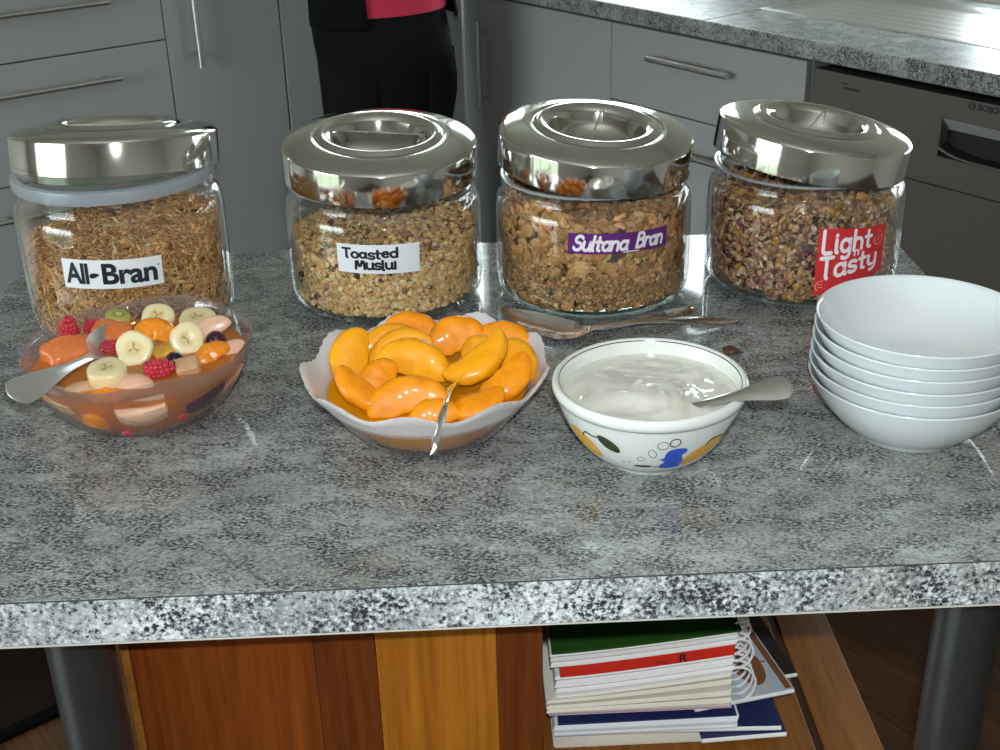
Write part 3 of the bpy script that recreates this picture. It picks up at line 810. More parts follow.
def fit_marks(shapes, u0, v0, su, sv, skew=0.0):
    return [([(u0 + p[0] * su, v0 + p[1] * sv + skew * (p[0] * su)) for p in v], f) for v, f in shapes]

Z = 0.9
# ---- jar 1
Q1 = [(-0.3665, 0.1087), (0.5635, 0.1044), (0.5544, 0.0745), (-0.3749, 0.0778)]
P1 = (-0.3645, 1.31, Z)
j1, lb = make_jar('glass jar of thin brown bran sticks, leftmost, its steel lid propped open on the seal', P1, 0.145, 0.168, (0.172, radians(-9.5), radians(1.0), radians(20), 0.003, 0.002), Q1, 'label_white')
v, f = text_mesh('All', 1.0, 0.03, 0, 0.92); v2, f2 = text_mesh('Bran', 1.0, 0.03, 0, 0.96)
w1 = max(p[0] for p in v); w2 = max(p[0] for p in v2)
sh = [([(0.04 + p[0] / w1 * 0.235, 0.19 + p[1] * 0.98) for p in v], f), ([(0.395 + p[0] / w2 * 0.55, 0.19 + p[1] * 0.98) for p in v2], f2)]
leaf = [(0.330 + 0.050 * cos(a), 0.47 + 0.085 * sin(a) * (1 - 0.35 * cos(a)) + 0.03 * cos(a)) for a in [2 * pi * k / 20 for k in range(20)]]
sh.append((leaf, [tuple(range(20))])); sh.append(([(0.963 + 0.008 * cos(2 * pi * k / 10), 0.70 + 0.03 * sin(2 * pi * k / 10)) for k in range(10)], [tuple(range(10))]))
place_marks(lb, Q1, sh, M['ink'])
m = MB(); m.lathe([(0.0982, 0.0), (0.1035, 0.0012), (0.1045, 0.007), (0.1030, 0.0135), (0.0985, 0.015), (0.0982, 0.0)], 96); m.build('seal', M['seal'], j1, M=Matrix.Translation((0, 0, 0.1600)))
m = MB(); m.lathe([(0.0978, 0.0), (0.1010, 0.002), (0.1010, 0.013), (0.0978, 0.016), (0.0945, 0.016), (0.0945, 0.0), (0.0978, 0)], 96); m.build('stopper_ring', M['jar_thick'], j1, M=Matrix.Translation((0, 0, 0.172)) @ Matrix.Rotation(radians(-5), 4, 'X'))
# ---- jar 2
Q2 = [(-0.4193, 0.0978), (0.3972, 0.0958), (0.3855, 0.0639), (-0.4185, 0.0668)]
P2 = (-0.0905, 1.352, Z)
j2, lb = make_jar('glass jar of pale toasted oat muesli with a handwritten label, second jar from the left', P2, 0.122, 0.140, (0.143, radians(4.5), radians(1.7), radians(-9), 0.0, 0.0), Q2, 'label_white')
s1, wd1 = strokes('Toasted', 0.23, 0.13, 0.0, 0.09, 3); s2, wd2 = strokes('Muslu1', 0.24, 0.15, 0.0, 0.07, 5)
place_marks(lb, Q2, fit_marks(s1, 0.075, 0.55, 0.66 / wd1, 0.32) + fit_marks(s2, 0.23, 0.15, 0.49 / wd2, 0.33), M['ink'])
# ---- jar 3
Q3 = [(-0.34, 0.1034), (0.6835, 0.1008), (0.684, 0.0795), (-0.3476, 0.081)]
P3 = (0.141, 1.345, Z)
j3, lb = make_jar('glass jar of brown bran flakes with a purple label, third jar from the left', P3, 0.122, 0.140, (0.147, radians(4.8), radians(4.4), radians(78), 0.0, 0.0), Q3, 'label_purple')
s1, wd1 = strokes('Sultana', 0.23, 0.12, 0.26); s2, wd2 = strokes('Bran', 0.23, 0.12, 0.26)
place_marks(lb, Q3, fit_marks(s1, 0.05, 0.18, 0.505 / wd1, 0.70) + fit_marks(s2, 0.65, 0.22, 0.285 / wd2, 0.70), M['white_ink'])
place_marks(lb, Q3, [ribbon([(0.54, 0.045), (0.60, 0.065), (0.66, 0.05)], 0.05)], M['white_ink'], 'worn_patch', 0.0009)
# ---- jar 4
Q4 = [(-0.105, 0.0965), (0.6458, 0.092), (0.6311, 0.041), (-0.12, 0.0205)]
P4 = (0.378, 1.353, Z)
j4, lb = make_jar('glass jar of mixed flakes and clusters with a red label, rightmost jar behind the bowls', P4, 0.122, 0.140, (0.1405, radians(0.6), radians(8.6), radians(66), 0.0, 0.0), Q4, 'label_red')
s1, wd1 = strokes('Light', 0.2, 0.2, 0.0); s2, wd2 = strokes("'n'", 0.2, 0.2, 0.05); s3, wd3 = strokes('Tasty', 0.19, 0.17, 0.0)
place_marks(lb, Q4, fit_marks(s1, 0.07, 0.63, 0.68 / wd1, 0.33, 0.0) + fit_marks(s2, 0.47, 0.525, 0.13 / wd2, 0.15) + fit_marks(s3, 0.06, 0.235, 0.80 / wd3, 0.32, 0.02), M['white_ink'])
em = [ribbon(arc(0.87, 0.73, 0.075, 0.115, -200, 30, 16), 0.016), ribbon([(0.81, 0.745), (0.93, 0.775)], 0.013), ribbon([(0.815, 0.70), (0.90, 0.71)], 0.013), ribbon([(0.87, 0.83), (0.84, 0.90), (0.88, 0.87), (0.90, 0.91), (0.905, 0.85)], 0.013)]
place_marks(lb, Q4, em, M['label_pink'], 'emblem')
em = [ribbon(arc(0.08, 0.14, 0.06, 0.075, 60, 240, 10), 0.014), ribbon([(0.05, 0.17), (0.11, 0.16)], 0.012), ribbon([(0.06, 0.13), (0.12, 0.10)], 0.012)]
place_marks(lb, Q4, em, M['label_pink'], 'emblem')
for j in (j2, j3, j4):
    m = MB(); m.lathe([(0.0984, 0.0), (0.1012, 0.0006), (0.1016, 0.0016), (0.1010, 0.0026), (0.0984, 0.003), (0.0984, 0)], 96); m.build('seal', M['seal'], j, M=Matrix.Translation((0, 0, 0.1355)))

# ================================================================== cereals
def jit(n, base, amt, tint=0.25):
    """per-piece colour: brightness and a little hue change around base colours (list)"""
    base = np.asarray(base, float); k = rng.integers(0, len(base), n)
    br = np.exp(rng.normal(size=(n, 1)) * amt); return np.clip(base[k] * br * (1 + rng.normal(size=(n, 3)) * tint * 0.2), 0.002, 1)
M['bran_mat'] = attr_col('bran_stick_crumb', 0.75, 0.4, 500)
M['oat_mat'] = attr_col('oat_flake_crumb', 0.7, 0.3, 600)
M['flake_mat'] = attr_col('bran_flake_crumb', 0.55, 0.4, 350)

# bran sticks
top1 = lambda x, y: 0.104 + 0.085 * x + 0.03 * y + 0.004 * np.sin(x * 60 + 1) * np.cos(y * 50)
JT = 6400
pos, nrm = shell_points(JT, top1, depth=0.006)
rot = frame_rot(nrm, 0.33)
scl = np.stack([rng.uniform(0.009, 0.020, JT), rng.uniform(0.0020, 0.0029, JT)], 1); scl = np.stack([scl[:, 0], scl[:, 1], scl[:, 1]], 1)
# sticks lie along local X, flat against the wall
shp = []
for k in range(6):
    v, f, cv = stick_shape(k); shp.append(([(p[0], p[1] + random.Random(k).uniform(-4, 4) * p[0] * p[0], p[2]) for p in v], f))
pos = keep_in(pos, rot, scl * 0.5)
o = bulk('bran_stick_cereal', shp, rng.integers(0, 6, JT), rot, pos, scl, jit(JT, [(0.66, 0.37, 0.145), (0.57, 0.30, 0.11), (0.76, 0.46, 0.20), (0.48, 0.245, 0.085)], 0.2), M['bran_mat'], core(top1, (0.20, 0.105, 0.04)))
o.location = P1; tag(o, 'brown bran stick cereal heaped inside the leftmost glass jar', 'cereal', kind='stuff')

# oat muesli
top2 = lambda x, y: 0.079 - 0.02 * x + 0.05 * y + 0.005 * np.sin(x * 55) * np.cos(y * 47 + 1)
JT = 9000
pos, nrm = shell_points(JT, top2, depth=0.005)
rot = frame_rot(nrm, 0.5)
sz = rng.uniform(0.0048, 0.0075, JT); ones = np.ones(JT)
shp = [curled(k, 1.0, 0.17, 0.12, 0.14, 9) for k in range(5)] + [lump_shape(20), lump_shape(21)]
pick = np.where(rng.random(JT) < 0.014, rng.integers(5, 7, JT), rng.integers(0, 5, JT))
cols = jit(JT, [(0.82, 0.52, 0.215), (0.90, 0.62, 0.29), (0.72, 0.43, 0.16), (0.94, 0.72, 0.40)], 0.13)
dark = (pick >= 5); cols[dark] = jit(int(dark.sum()), [(0.08, 0.03, 0.025), (0.30, 0.15, 0.10), (0.55, 0.40, 0.30)], 0.2)
scl = np.stack([sz, sz * rng.uniform(0.72, 1, JT), sz], 1); scl[dark] *= 1.3
pos = keep_in(pos, rot, np.stack([sz * .5, sz * .5, sz * .1], 1))
o = bulk('oat_muesli', shp, pick, rot, pos, scl, cols, M['oat_mat'], core(top2, (0.30, 0.17, 0.06)))
o.location = P2; tag(o, 'pale golden toasted oat muesli inside the second glass jar', 'cereal', kind='stuff')

# bran flakes with crumbs settled low
top3 = lambda x, y: 0.112 - 0.03 * x + 0.006 * np.sin(x * 50 + 2) * np.cos(y * 41)
JT = 2100; JC = 3200
pos, nrm = shell_points(JT, top3, depth=0.008); low = (pos[:, 2] < 0.035) & (rng.random(JT) < 0.6); pos, nrm = pos[~low], nrm[~low]; n1 = len(pos)
rot1 = frame_rot(nrm, 0.42); s1 = rng.uniform(0.012, 0.021, n1)
pos1 = keep_in(pos, rot1, np.stack([s1 * .5, s1 * .5, s1 * .12], 1))
low3 = lambda x, y: 0.050 - 0.16 * x + 0.0 * y
pos2, nrm2 = shell_points(JC, low3, depth=0.007, cap=0.02); rot2 = frame_rot(nrm2, 0.9); s2 = rng.uniform(0.0022, 0.0060, JC)
pos2 = keep_in(pos2, rot2, np.stack([s2 * .5] * 3, 1))
shp = [curled(40 + k, 1.0, 0.085, 0.42, 0.22, 12) for k in range(8)] + [lump_shape(50, 8, 5, 0.35), lump_shape(51, 8, 5, 0.35)]
c1 = jit(n1, [(0.56, 0.305, 0.115), (0.50, 0.255, 0.09), (0.66, 0.385, 0.165), (0.53, 0.28, 0.105)], 0.16)
pale = rng.random(n1) < 0.02; c1[pale] = (0.72, 0.56, 0.34)
c2 = jit(JC, [(0.42, 0.25, 0.095), (0.35, 0.195, 0.07), (0.56, 0.36, 0.15)], 0.22)
o = bulk('bran_flake_cereal', shp, np.concatenate([rng.integers(0, 8, n1), rng.integers(8, 10, JC)]), np.concatenate([rot1, rot2]), np.concatenate([pos1, pos2]),
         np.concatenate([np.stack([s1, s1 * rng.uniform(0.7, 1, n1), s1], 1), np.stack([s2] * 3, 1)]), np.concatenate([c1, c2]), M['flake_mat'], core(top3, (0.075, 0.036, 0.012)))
o.location = P3; tag(o, 'brown bran flakes over finer crumbs inside the third glass jar', 'cereal', kind='stuff')

# mixed flakes and clusters
top4 = lambda x, y: 0.110 + 0.01 * x + 0.006 * np.sin(x * 50) * np.cos(y * 45 + 2)
JT = 5200
pos, nrm = shell_points(JT, top4, depth=0.008); rot = frame_rot(nrm, 0.6)
typ = rng.choice(4, JT, p=[0.36, 0.34, 0.21, 0.09])
shp = [curled(60 + k, 1.0, 0.10, 0.4, 0.22, 11) for k in range(5)] + [curled(70 + k, 1.0, 0.2, 0.15, 0.15, 9) for k in range(3)] + [lump_shape(80 + k, 8, 6, 0.35) for k in range(4)]
stk = [stick_shape(90 + k)[:2] for k in range(2)]; shp += stk
pick = np.select([typ == 0, typ == 1, typ == 2], [rng.integers(0, 5, JT), rng.integers(5, 8, JT), rng.integers(8, 12, JT)], rng.integers(12, 14, JT))
sz = np.select([typ == 0, typ == 1, typ == 2], [rng.uniform(0.010, 0.017, JT), rng.uniform(0.005, 0.008, JT), rng.uniform(0.005, 0.011, JT)], rng.uniform(0.007, 0.012, JT))
scl = np.stack([sz, sz * rng.uniform(0.75, 1, JT), sz], 1); scl[typ == 3, 1:] = 0.0024; scl[typ == 2, 2] *= 0.6
cols = jit(JT, [(0.42, 0.23, 0.12), (0.48, 0.28, 0.145), (0.35, 0.18, 0.10), (0.46, 0.28, 0.18)], 0.2)
am = (typ == 0) & (rng.random(JT) < 0.42); cols[am] = jit(int(am.sum()), [(0.48, 0.25, 0.045), (0.54, 0.30, 0.06)], 0.15)
ps = ((typ == 1) & (rng.random(JT) < 0.40)) | ((typ == 3) & (rng.random(JT) < 0.5)); cols[ps] = jit(int(ps.sum()), [(0.74, 0.60, 0.42), (0.62, 0.47, 0.31)], 0.15)
rd = (typ == 2) & (rng.random(JT) < 0.18); cols[rd] = jit(int(rd.sum()), [(0.24, 0.08, 0.08), (0.14, 0.045, 0.055)], 0.2)
pos = keep_in(pos, rot, scl * 0.45)
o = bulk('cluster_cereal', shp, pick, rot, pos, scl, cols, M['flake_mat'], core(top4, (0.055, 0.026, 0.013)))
o.location = P4; tag(o, 'brown and amber flakes with pale oat clusters inside the rightmost glass jar', 'cereal', kind='stuff')

# ================================================================== white bowls
def bowl_mesh():
    m = MB()
    m.lathe([(0, 0.004), (0.040, 0.004), (0.0425, 0.0004), (0.0445, 0), (0.0465, 0.0006), (0.0475, 0.004), (0.0560, 0.0095), (0.0665, 0.0195), (0.0765, 0.0315), (0.0842, 0.0440), (0.0886, 0.0540), (0.0892, 0.0553), (0.0888, 0.0560), (0.0878, 0.0558),
             (0.0864, 0.0535), (0.0818, 0.0440), (0.0730, 0.0325), (0.0640, 0.0215), (0.0540, 0.0125), (0.0440, 0.0082), (0.030, 0.0068), (0, 0.0064)], 96)
    return m.build('bowl', M['porcelain'], angle=60)
bowl = bowl_mesh()
BL = ['plain white bowl at the very bottom of the stack, standing on the counter', 'plain white bowl second from the bottom of the stack', 'plain white bowl third from the bottom of the stack',
      'plain white bowl fourth from the bottom of the stack', 'plain white bowl second from the top of the stack', 'plain white bowl on top of the stack, its empty inside in view']
offs = [(-0.0012, 0), (-0.0014, 0.0006), (-0.0010, -0.0004), (-0.0002, 0.0004), (0.0004, 0), (0.0010, 0)]
for k in range(6):
    o = bowl if k == 0 else bowl.copy()
    if k: C.objects.link(o)
    o.location = (0.3852 + offs[k][0], 0.9873 + offs[k][1], Z + 0.0110 * k); o.rotation_euler = (0, 0, k * 0.7)
    tag(o, BL[k], 'bowl', 'white bowls in the stack')

# ================================================================== glass fruit bowl
def Pv(x, y, z): return Vector((x, y, z))
FB = (-0.3050, 1.0800, Z)
fo = [(0, 0.0005), (0.048, 0.0), (0.0556, 0.0008), (0.0680, 0.0090), (0.0800, 0.0210), (0.0900, 0.0360), (0.0975, 0.0520), (0.1025, 0.0680), (0.1040, 0.0725)]
fi = [(0.1037, 0.0735), (0.1024, 0.0728), (0.1004, 0.0665), (0.0959, 0.0523), (0.0884, 0.0367), (0.0786, 0.0224), (0.0668, 0.0107), (0.0548, 0.0030), (0, 0.0026)]
def fwave(r, z, a, k):
    q = (z / 0.073) ** 3
    return r * (1 + 0.010 * q * sin(7 * a + 0.6)), z + 0.0022 * q * sin(5 * a + 1.0)
def fhaze(t):
    sx = t.new('ShaderNodeSeparateXYZ'); tc = t.new('ShaderNodeTexCoord'); t.link(tc.outputs['Object'], sx.inputs[0])
    return t.ramp(sx.outputs['Z'], [(0.0, 0.01), (0.055, 0.02), (0.065, 0.13)])  # haze near the rim paints reflections over the smoky glass
M['fruit_glass'] = thin_glass('smoky_glass_painted_sheen', (0.93, 0.91, 0.90), 0.05, 0.02, haze=0.12, hazecol=(0.62, 0.55, 0.52), hazefac=fhaze, power=4.5)
t = empty('fruit_bowl', FB, label='smoky glass bowl with a gently wavy rim, full of fruit salad', cat='bowl')
m = MB(); m.lathe(fo + fi, 120, wave=fwave); m.build('bowl', M['fruit_glass'], t, angle=75)
def juice_mat(name, col, haze, tint):
    return thin_glass(name, tint, 0.03, 0.03, haze=haze, hazecol=col, trans=0.35)
M['juice'] = juice_mat('orange_fruit_juice', (0.96, 0.37, 0.08), 0.62, (1.0, 0.70, 0.42))
m = MB(); m.lathe([(0, 0.0033), (0.0543, 0.0038), (0.0661, 0.0114), (0.0778, 0.0230), (0.0876, 0.0371), (0.0942, 0.0495), (0.0962, 0.0545), (0.070, 0.0542), (0.04, 0.0540), (0, 0.0540)], 80)
o = m.build('fruit_juice', M['juice'], None, angle=40); o.location = FB
tag(o, 'orange pink juice filling the smoky glass fruit bowl', 'juice', kind='stuff')

def food_mat(name, col, var=0.12, rough=0.25, scale=90, sss=0.25, coat=0.6, sc=0.006):
    t = NT(name); n = t.noise(t.coord(), scale, 4, 0.6, 0.5)
    c = t.mix(t.ramp(n, [(0.3, 0), (0.7, 1)]), tuple(x * (1 - var) for x in col), tuple(min(1, x * (1 + var)) for x in col))
    t.set(c, rough, sss=sss, sssr=sc, coat=coat, coatr=0.05, spec=0.3); t.bump(n, 0.15, 0.0008); return t.m
def food_attr(name, rough=0.3, coat=0.4):
    t = NT(name); a = t.new('ShaderNodeAttribute'); a.attribute_name = 'Col'
    t.set(a.outputs['Color'], rough, coat=coat, coatr=0.08, sss=0.15, sssr=0.004); t.bump(t.noise(t.coord(), 400, 3), 0.1, 0.0004); return t.m
M['banana'] = food_attr('banana_flesh')
M['mandarin'] = food_mat('mandarin_flesh', (0.90, 0.27, 0.012), 0.25, 0.25, 260)
M['papaya'] = food_mat('orange_melon_flesh', (0.82, 0.22, 0.06), 0.15, 0.25, 60)
M['papaya_pink'] = food_mat('pink_orange_melon_flesh', (0.82, 0.33, 0.17), 0.12, 0.25, 60)
M['pear'] = food_mat('pinkish_pear_flesh', (0.82, 0.50, 0.34), 0.08, 0.3, 60)
M['pear_tan'] = food_mat('tan_pear_flesh', (0.66, 0.40, 0.22), 0.12, 0.3, 60)
M['raspberry'] = food_mat('raspberry_drupelets', (0.60, 0.035, 0.06), 0.3, 0.25, 120)
M['blueberry'] = food_mat('dark_berry_skin', (0.018, 0.010, 0.022), 0.4, 0.2, 120, sss=0.0)
M['plum'] = food_mat('purple_plum_skin', (0.060, 0.012, 0.028), 0.4, 0.25, 60, sss=0.1)
M['kiwi'] = food_attr('kiwi_flesh')
M['golden'] = food_mat('golden_pineapple_flesh', (0.74, 0.40, 0.06), 0.2, 0.3, 150)

def place(o, pos, rot, label, cat, group='pieces of the fruit salad'):
    o.matrix_world = Matrix.Translation(Vector(pos)) @ rot
    tag(o, label, cat, group); return o
def rot_z(n, spin=0.0):
    """rotation taking local +Z to n"""
    return Vector(n).normalized().to_track_quat('Z', 'Y').to_matrix().to_4x4() @ Matrix.Rotation(spin, 4, 'Z')
CAMDIR = Vector((0.24, -0.86, 0.45))
def banana(r, th, seed):
    rr = random.Random(seed); m = MB(); n = 40
    prof = [(0.02, th / 2 - 0.0006), (0.12, th / 2 - 0.0004), (0.24, th / 2 - 0.0003), (0.36, th / 2), (0.55, th / 2 + 0.0002), (0.80, th / 2), (0.93, th / 2 - 0.0004), (1.0, th / 2 - 0.0018), (1.01, 0), (1.0, -th / 2 + 0.0018), (0.93, -th / 2), (0.5, -th / 2), (0.02, -th / 2)]
    ph = rr.uniform(0, 6.28)
    def col(i, j):
        q = prof[i][0]; a = 2 * pi * j / n
        if i > 6: return (0.86, 0.72, 0.40)
        lob = max(0, cos(1.5 * (a - ph))) if q < 0.4 else 0
        if q <= 0.05: return (0.50, 0.36, 0.14)
        if q <= 0.26 and abs(cos(1.5 * (a - ph))) > 0.93: return (0.38, 0.26, 0.09)
        if q <= 0.38: return (0.78, 0.63, 0.30)
        return (0.88, 0.78, 0.47) if q < 0.9 else (0.86, 0.73, 0.38)
    wob = [1 + 0.035 * sin(3 * 2 * pi * j / n + ph) + 0.02 * sin(5 * 2 * pi * j / n) for j in range(n)]
    m.grid(len(prof), n, lambda i, j: (r * prof[i][0] * wob[j] * cos(2 * pi * j / n), r * prof[i][0] * wob[j] * sin(2 * pi * j / n), prof[i][1]), closev=True, cfn=col)
    m.f.append(tuple(range(n))[::-1]); m.m.append(0); b = (len(prof) - 1) * n; m.f.append(tuple(range(b, b + n))); m.m.append(0)
    return m.build('banana_slice', M['banana'], angle=50, col=True)
bp = [((-0.3085, 1.0786, 0.9650), CAMDIR + Vector((-0.15, 0, 0.15)), 0.0168, 0.010, 'round banana slice facing the camera in the middle of the fruit salad'),
      ((-0.2646, 1.0990, 0.9640), CAMDIR + Vector((0.12, 0, 0.05)), 0.0160, 0.010, 'round banana slice facing the camera, right of the mandarin segment'),
      ((-0.3235, 1.0350, 0.9600), (0.05, -0.16, 1), 0.0172, 0.019, 'thick banana chunk beside the silver spoon'),
      ((-0.2640, 1.1500, 0.9615), (0.0, -0.18, 1), 0.0175, 0.0105, 'banana slice lying flat at the back right of the fruit salad'),
      ((-0.3030, 1.1560, 0.9630), (0.05, -0.45, 1), 0.0158, 0.010, 'banana slice half hidden behind the mandarin segment')]
for k, (p, n, r, th, lb) in enumerate(bp): place(banana(r, th, k + 3), p, rot_z(n, k * 1.1), lb, 'banana slice')

def crescent(name, mat, L, w, h, bend, seed=0, nu=34, nv=20, sharp=0.8, bumps=0.0):
    """fruit slice: swept along an arc in local XY; rounded outer back towards +Y, two cut faces meeting in a thin inner edge"""
    m = MB(); Rc = L / bend; rr = random.Random(seed); o1, o2 = rr.uniform(0, 6), rr.uniform(0, 6)
    def fn(i, j):
        u = -cos(pi * i / (nu - 1)) * 0.999; ph = u * bend / 2
        s = max(0.0, 1 - abs(u) ** 2.1) ** 0.6
        q = 2 * pi * j / nv; a = cos(q); b = sin(q)
        thick = (1 - sharp) + sharp * (0.5 + 0.5 * a) ** 0.75
        nz = 1 + bumps * noise.noise((u * 3 + o1, a * 1.5 + o2, b * 1.5)) + bumps * 0.4 * noise.noise((u * 9 + o2, a * 4 + o1, b * 4))
        aa = a * w / 2 * s * nz; bb = b * h / 2 * (0.25 + 0.75 * s) * s ** 0.3 * thick * nz
        r = Rc + aa - (1 - s) * w * 0.12
        return (r * sin(ph), r * cos(ph) - Rc, bb)
    m.grid(nu, nv, fn, closev=True)
    m.f.append(tuple(range(nv))[::-1]); m.m.append(0); e = (nu - 1) * nv; m.f.append(tuple(range(e, e + nv))); m.m.append(0)
    return m.build(name, mat, angle=180)
def slab_chunk(name, mat, sx, sy, sz, seed, rag=0.16, rnd=0.5, bend=0.0):
    """rounded irregular chunk"""
    bm = bmesh.new(); bmesh.ops.create_cube(bm, size=1); bmesh.ops.subdivide_edges(bm, edges=bm.edges[:], cuts=5, use_grid_fill=True)
    rr = random.Random(seed); off = Vector((rr.uniform(0, 9), rr.uniform(0, 9), rr.uniform(0, 9)))
    for v in bm.verts:
        p = v.co * 2; q = p.normalized() * 1.12
        c = p.lerp(q, rnd); c *= 1 + rag * noise.noise(c * 1.1 + off)
        x_, y_ = c.x * sx / 2, c.y * sy / 2
        v.co = Vector((x_, y_, c.z * sz / 2 - bend * (x_ * x_ + 0.7 * y_ * y_)))
    bm.verts.index_update(); m = MB(); m.add([v.co for v in bm.verts], [[v.index for v in f.verts] for f in bm.faces]); bm.free()
    return m.build(name, mat, angle=60)
def berry(name, L, w, seed):
    """raspberry: one mesh of drupelets over a cone-shaped heart"""
    m = MB(); rr = random.Random(seed)
    rows = 6
    def add_ball(c, r):
        b = len(m.v)
        m.v.append((c[0], c[1], c[2] + r)); m.c.append((1, 1, 1))
        for i in range(1, 5):
            th = pi * i / 5
            for j in range(8):
                a = 2 * pi * j / 8; m.v.append((c[0] + r * sin(th) * cos(a), c[1] + r * sin(th) * sin(a), c[2] + r * cos(th))); m.c.append((1, 1, 1))
        m.v.append((c[0], c[1], c[2] - r)); m.c.append((1, 1, 1)); e = len(m.v) - 1
        for j in range(8): m.f.append((b, b + 1 + j, b + 1 + (j + 1) % 8)); m.m.append(0)
        for i in range(3):
            for j in range(8):
                p = b + 1 + i * 8; m.f.append((p + j, p + 8 + j, p + 8 + (j + 1) % 8, p + (j + 1) % 8)); m.m.append(0)
        p = b + 1 + 24
        for j in range(8): m.f.append((p + j, e, p + (j + 1) % 8)); m.m.append(0)
    for i in range(rows):
        u = i / (rows - 1); z = (u - 0.5) * L * 0.82; r = w / 2 * 0.78 * sqrt(max(0.05, 1 - (u * 0.95) ** 2.2))
        n = max(3, int(2 * pi * r / (w * 0.20)))
        for j in range(n):
            a = 2 * pi * (j + 0.5 * (i % 2)) / n; add_ball((r * cos(a), r * sin(a), z), w * 0.15 * rr.uniform(0.9, 1.1))
    add_ball((0, 0, L * 0.42), w * 0.14)
    m.lathe([(0, -L * 0.42), (w * 0.3, -L * 0.42), (w * 0.40, -L * 0.1), (w * 0.25, L * 0.3), (0, L * 0.42)], 12)
    return m.build(name, M['raspberry'], angle=180)
def round_berry(name, r, mat=None):
    m = MB(); m.lathe([(0, -r), (r * 0.5, -r * 0.87), (r * 0.87, -r * 0.5), (r, 0), (r * 0.9, r * 0.46), (r * 0.62, r * 0.80), (r * 0.36, r * 0.93), (r * 0.30, r * 0.99), (r * 0.22, r * 0.90), (0, r * 0.86)], 24)
    return m.build(name, mat or M['blueberry'], angle=180)
RX = lambda a: Matrix.Rotation(radians(a), 4, 'X')
RY = lambda a: Matrix.Rotation(radians(a), 4, 'Y')
RZ = lambda a: Matrix.Rotation(radians(a), 4, 'Z')
place(crescent('mandarin_segment', M['mandarin'], 0.046, 0.024, 0.020, 1.5, 1, bumps=0.15), (-0.2968, 1.1190, 0.9660), RX(38) @ RZ(-8), 'large mandarin segment at the back of the fruit salad, in front of a banana slice', 'mandarin segment')
place(crescent('mandarin_segment', M['mandarin'], 0.040, 0.020, 0.018, 1.1, 2, bumps=0.15), (-0.2400, 1.0760, 0.9590), RX(30) @ RZ(38), 'mandarin segment at the right side of the fruit salad', 'mandarin segment')
place(crescent('mandarin_segment', M['mandarin'], 0.034, 0.018, 0.016, 1.2, 3, bumps=0.15), (-0.3225, 1.0130, 0.9490), RX(30) @ RZ(5), 'mandarin segment tucked in front of the banana chunk by the spoon', 'mandarin segment')
place(slab_chunk('melon_chunk', M['papaya'], 0.046, 0.028, 0.022, 1, 0.25, 0.6), (-0.3740, 1.0940, 0.9560), RX(30) @ RZ(32) @ RY(14), 'large orange melon chunk at the left of the fruit salad', 'melon chunk')
place(slab_chunk('melon_chunk', M['papaya'], 0.040, 0.026, 0.018, 2, 0.15), (-0.3425, 1.1350, 0.9565), RX(24) @ RZ(-6), 'deep orange melon chunk behind the spoon bowl', 'melon chunk')
place(berry('raspberry', 0.026, 0.0185, 1), (-0.3830, 1.1330, 0.9655), RY(12) @ RX(18), 'upright red raspberry at the back left of the fruit salad', 'raspberry')
place(berry('raspberry', 0.022, 0.017, 2), (-0.3600, 1.1480, 0.9590), RY(70) @ RX(20), 'dark red raspberry by the kiwi chunk', 'raspberry')
place(berry('raspberry', 0.025, 0.020, 3), (-0.2790, 1.0440, 0.9600), RZ(10) @ RY(80), 'pinkish red raspberry at the front middle of the fruit salad', 'raspberry')
place(berry('raspberry', 0.020, 0.016, 4), (-0.3350, 1.1010, 0.9570), RY(65) @ RX(30), 'small red raspberry left of the central banana slice', 'raspberry')
place(round_berry('blueberry', 0.0088), (-0.2690, 1.0600, 0.9600), RX(25), 'shiny dark blueberry between two banana slices', 'blueberry')
place(round_berry('grape', 0.0115, M['plum']), (-0.3790, 1.0480, 0.9500), RX(40), 'dark purple grape beside the spoon handle at left', 'grape')
place(round_berry('grape', 0.0100, M['plum']), (-0.2400, 1.1100, 0.9560), RX(20), 'dark purple grape behind the right mandarin segment', 'grape')
def kiwi():
    m = MB(); n = 28; prof = [(0.02, 0.006), (0.22, 0.0062), (0.30, 0.0062), (0.42, 0.0062), (0.52, 0.006), (0.8, 0.006), (1.0, 0.004), (1.03, 0), (1.0, -0.005), (0.02, -0.006)]
    def col(i, j):
        q = prof[i][0]
        if q < 0.25: return (0.62, 0.62, 0.28)
        if 0.28 < q < 0.46: return (0.05, 0.05, 0.02) if j % 3 == 0 else (0.40, 0.44, 0.08)
        return (0.44, 0.42, 0.09) if i < 7 else (0.36, 0.34, 0.08)
    m.grid(len(prof), n, lambda i, j: (0.0125 * prof[i][0] * cos(2 * pi * j / n), 0.0125 * prof[i][0] * sin(2 * pi * j / n) * 0.8, prof[i][1] * 1.3), closev=True, cfn=col)
    m.f.append(tuple(range(n))[::-1]); m.m.append(0); b = (len(prof) - 1) * n; m.f.append(tuple(range(b, b + n))); m.m.append(0)
    return m.build('kiwi_slice', M['kiwi'], angle=60, col=True)
place(kiwi(), (-0.3440, 1.1640, 0.9585), RX(16) @ RY(14), 'yellow green kiwi slice at the back of the fruit salad', 'kiwi slice')
place(slab_chunk('pineapple_chunk', M['golden'], 0.022, 0.018, 0.016, 5), (-0.2860, 1.0930, 0.9520), RX(20) @ RZ(30), 'golden pineapple chunk under the mandarin segment', 'pineapple chunk')
place(slab_chunk('fruit_chunk', M['pear_tan'], 0.022, 0.018, 0.014, 6), (-0.2555, 1.0510, 0.9570), RX(24) @ RZ(10), 'tan fruit chunk right of the blueberry', 'fruit chunk')
place(crescent('pear_slice', M['pear'], 0.042, 0.020, 0.012, 0.5, 7, sharp=0.7), (-0.2480, 1.1280, 0.9630), RX(50) @ RZ(24), 'pointed pale pink pear slice at the right of the fruit salad', 'pear slice')
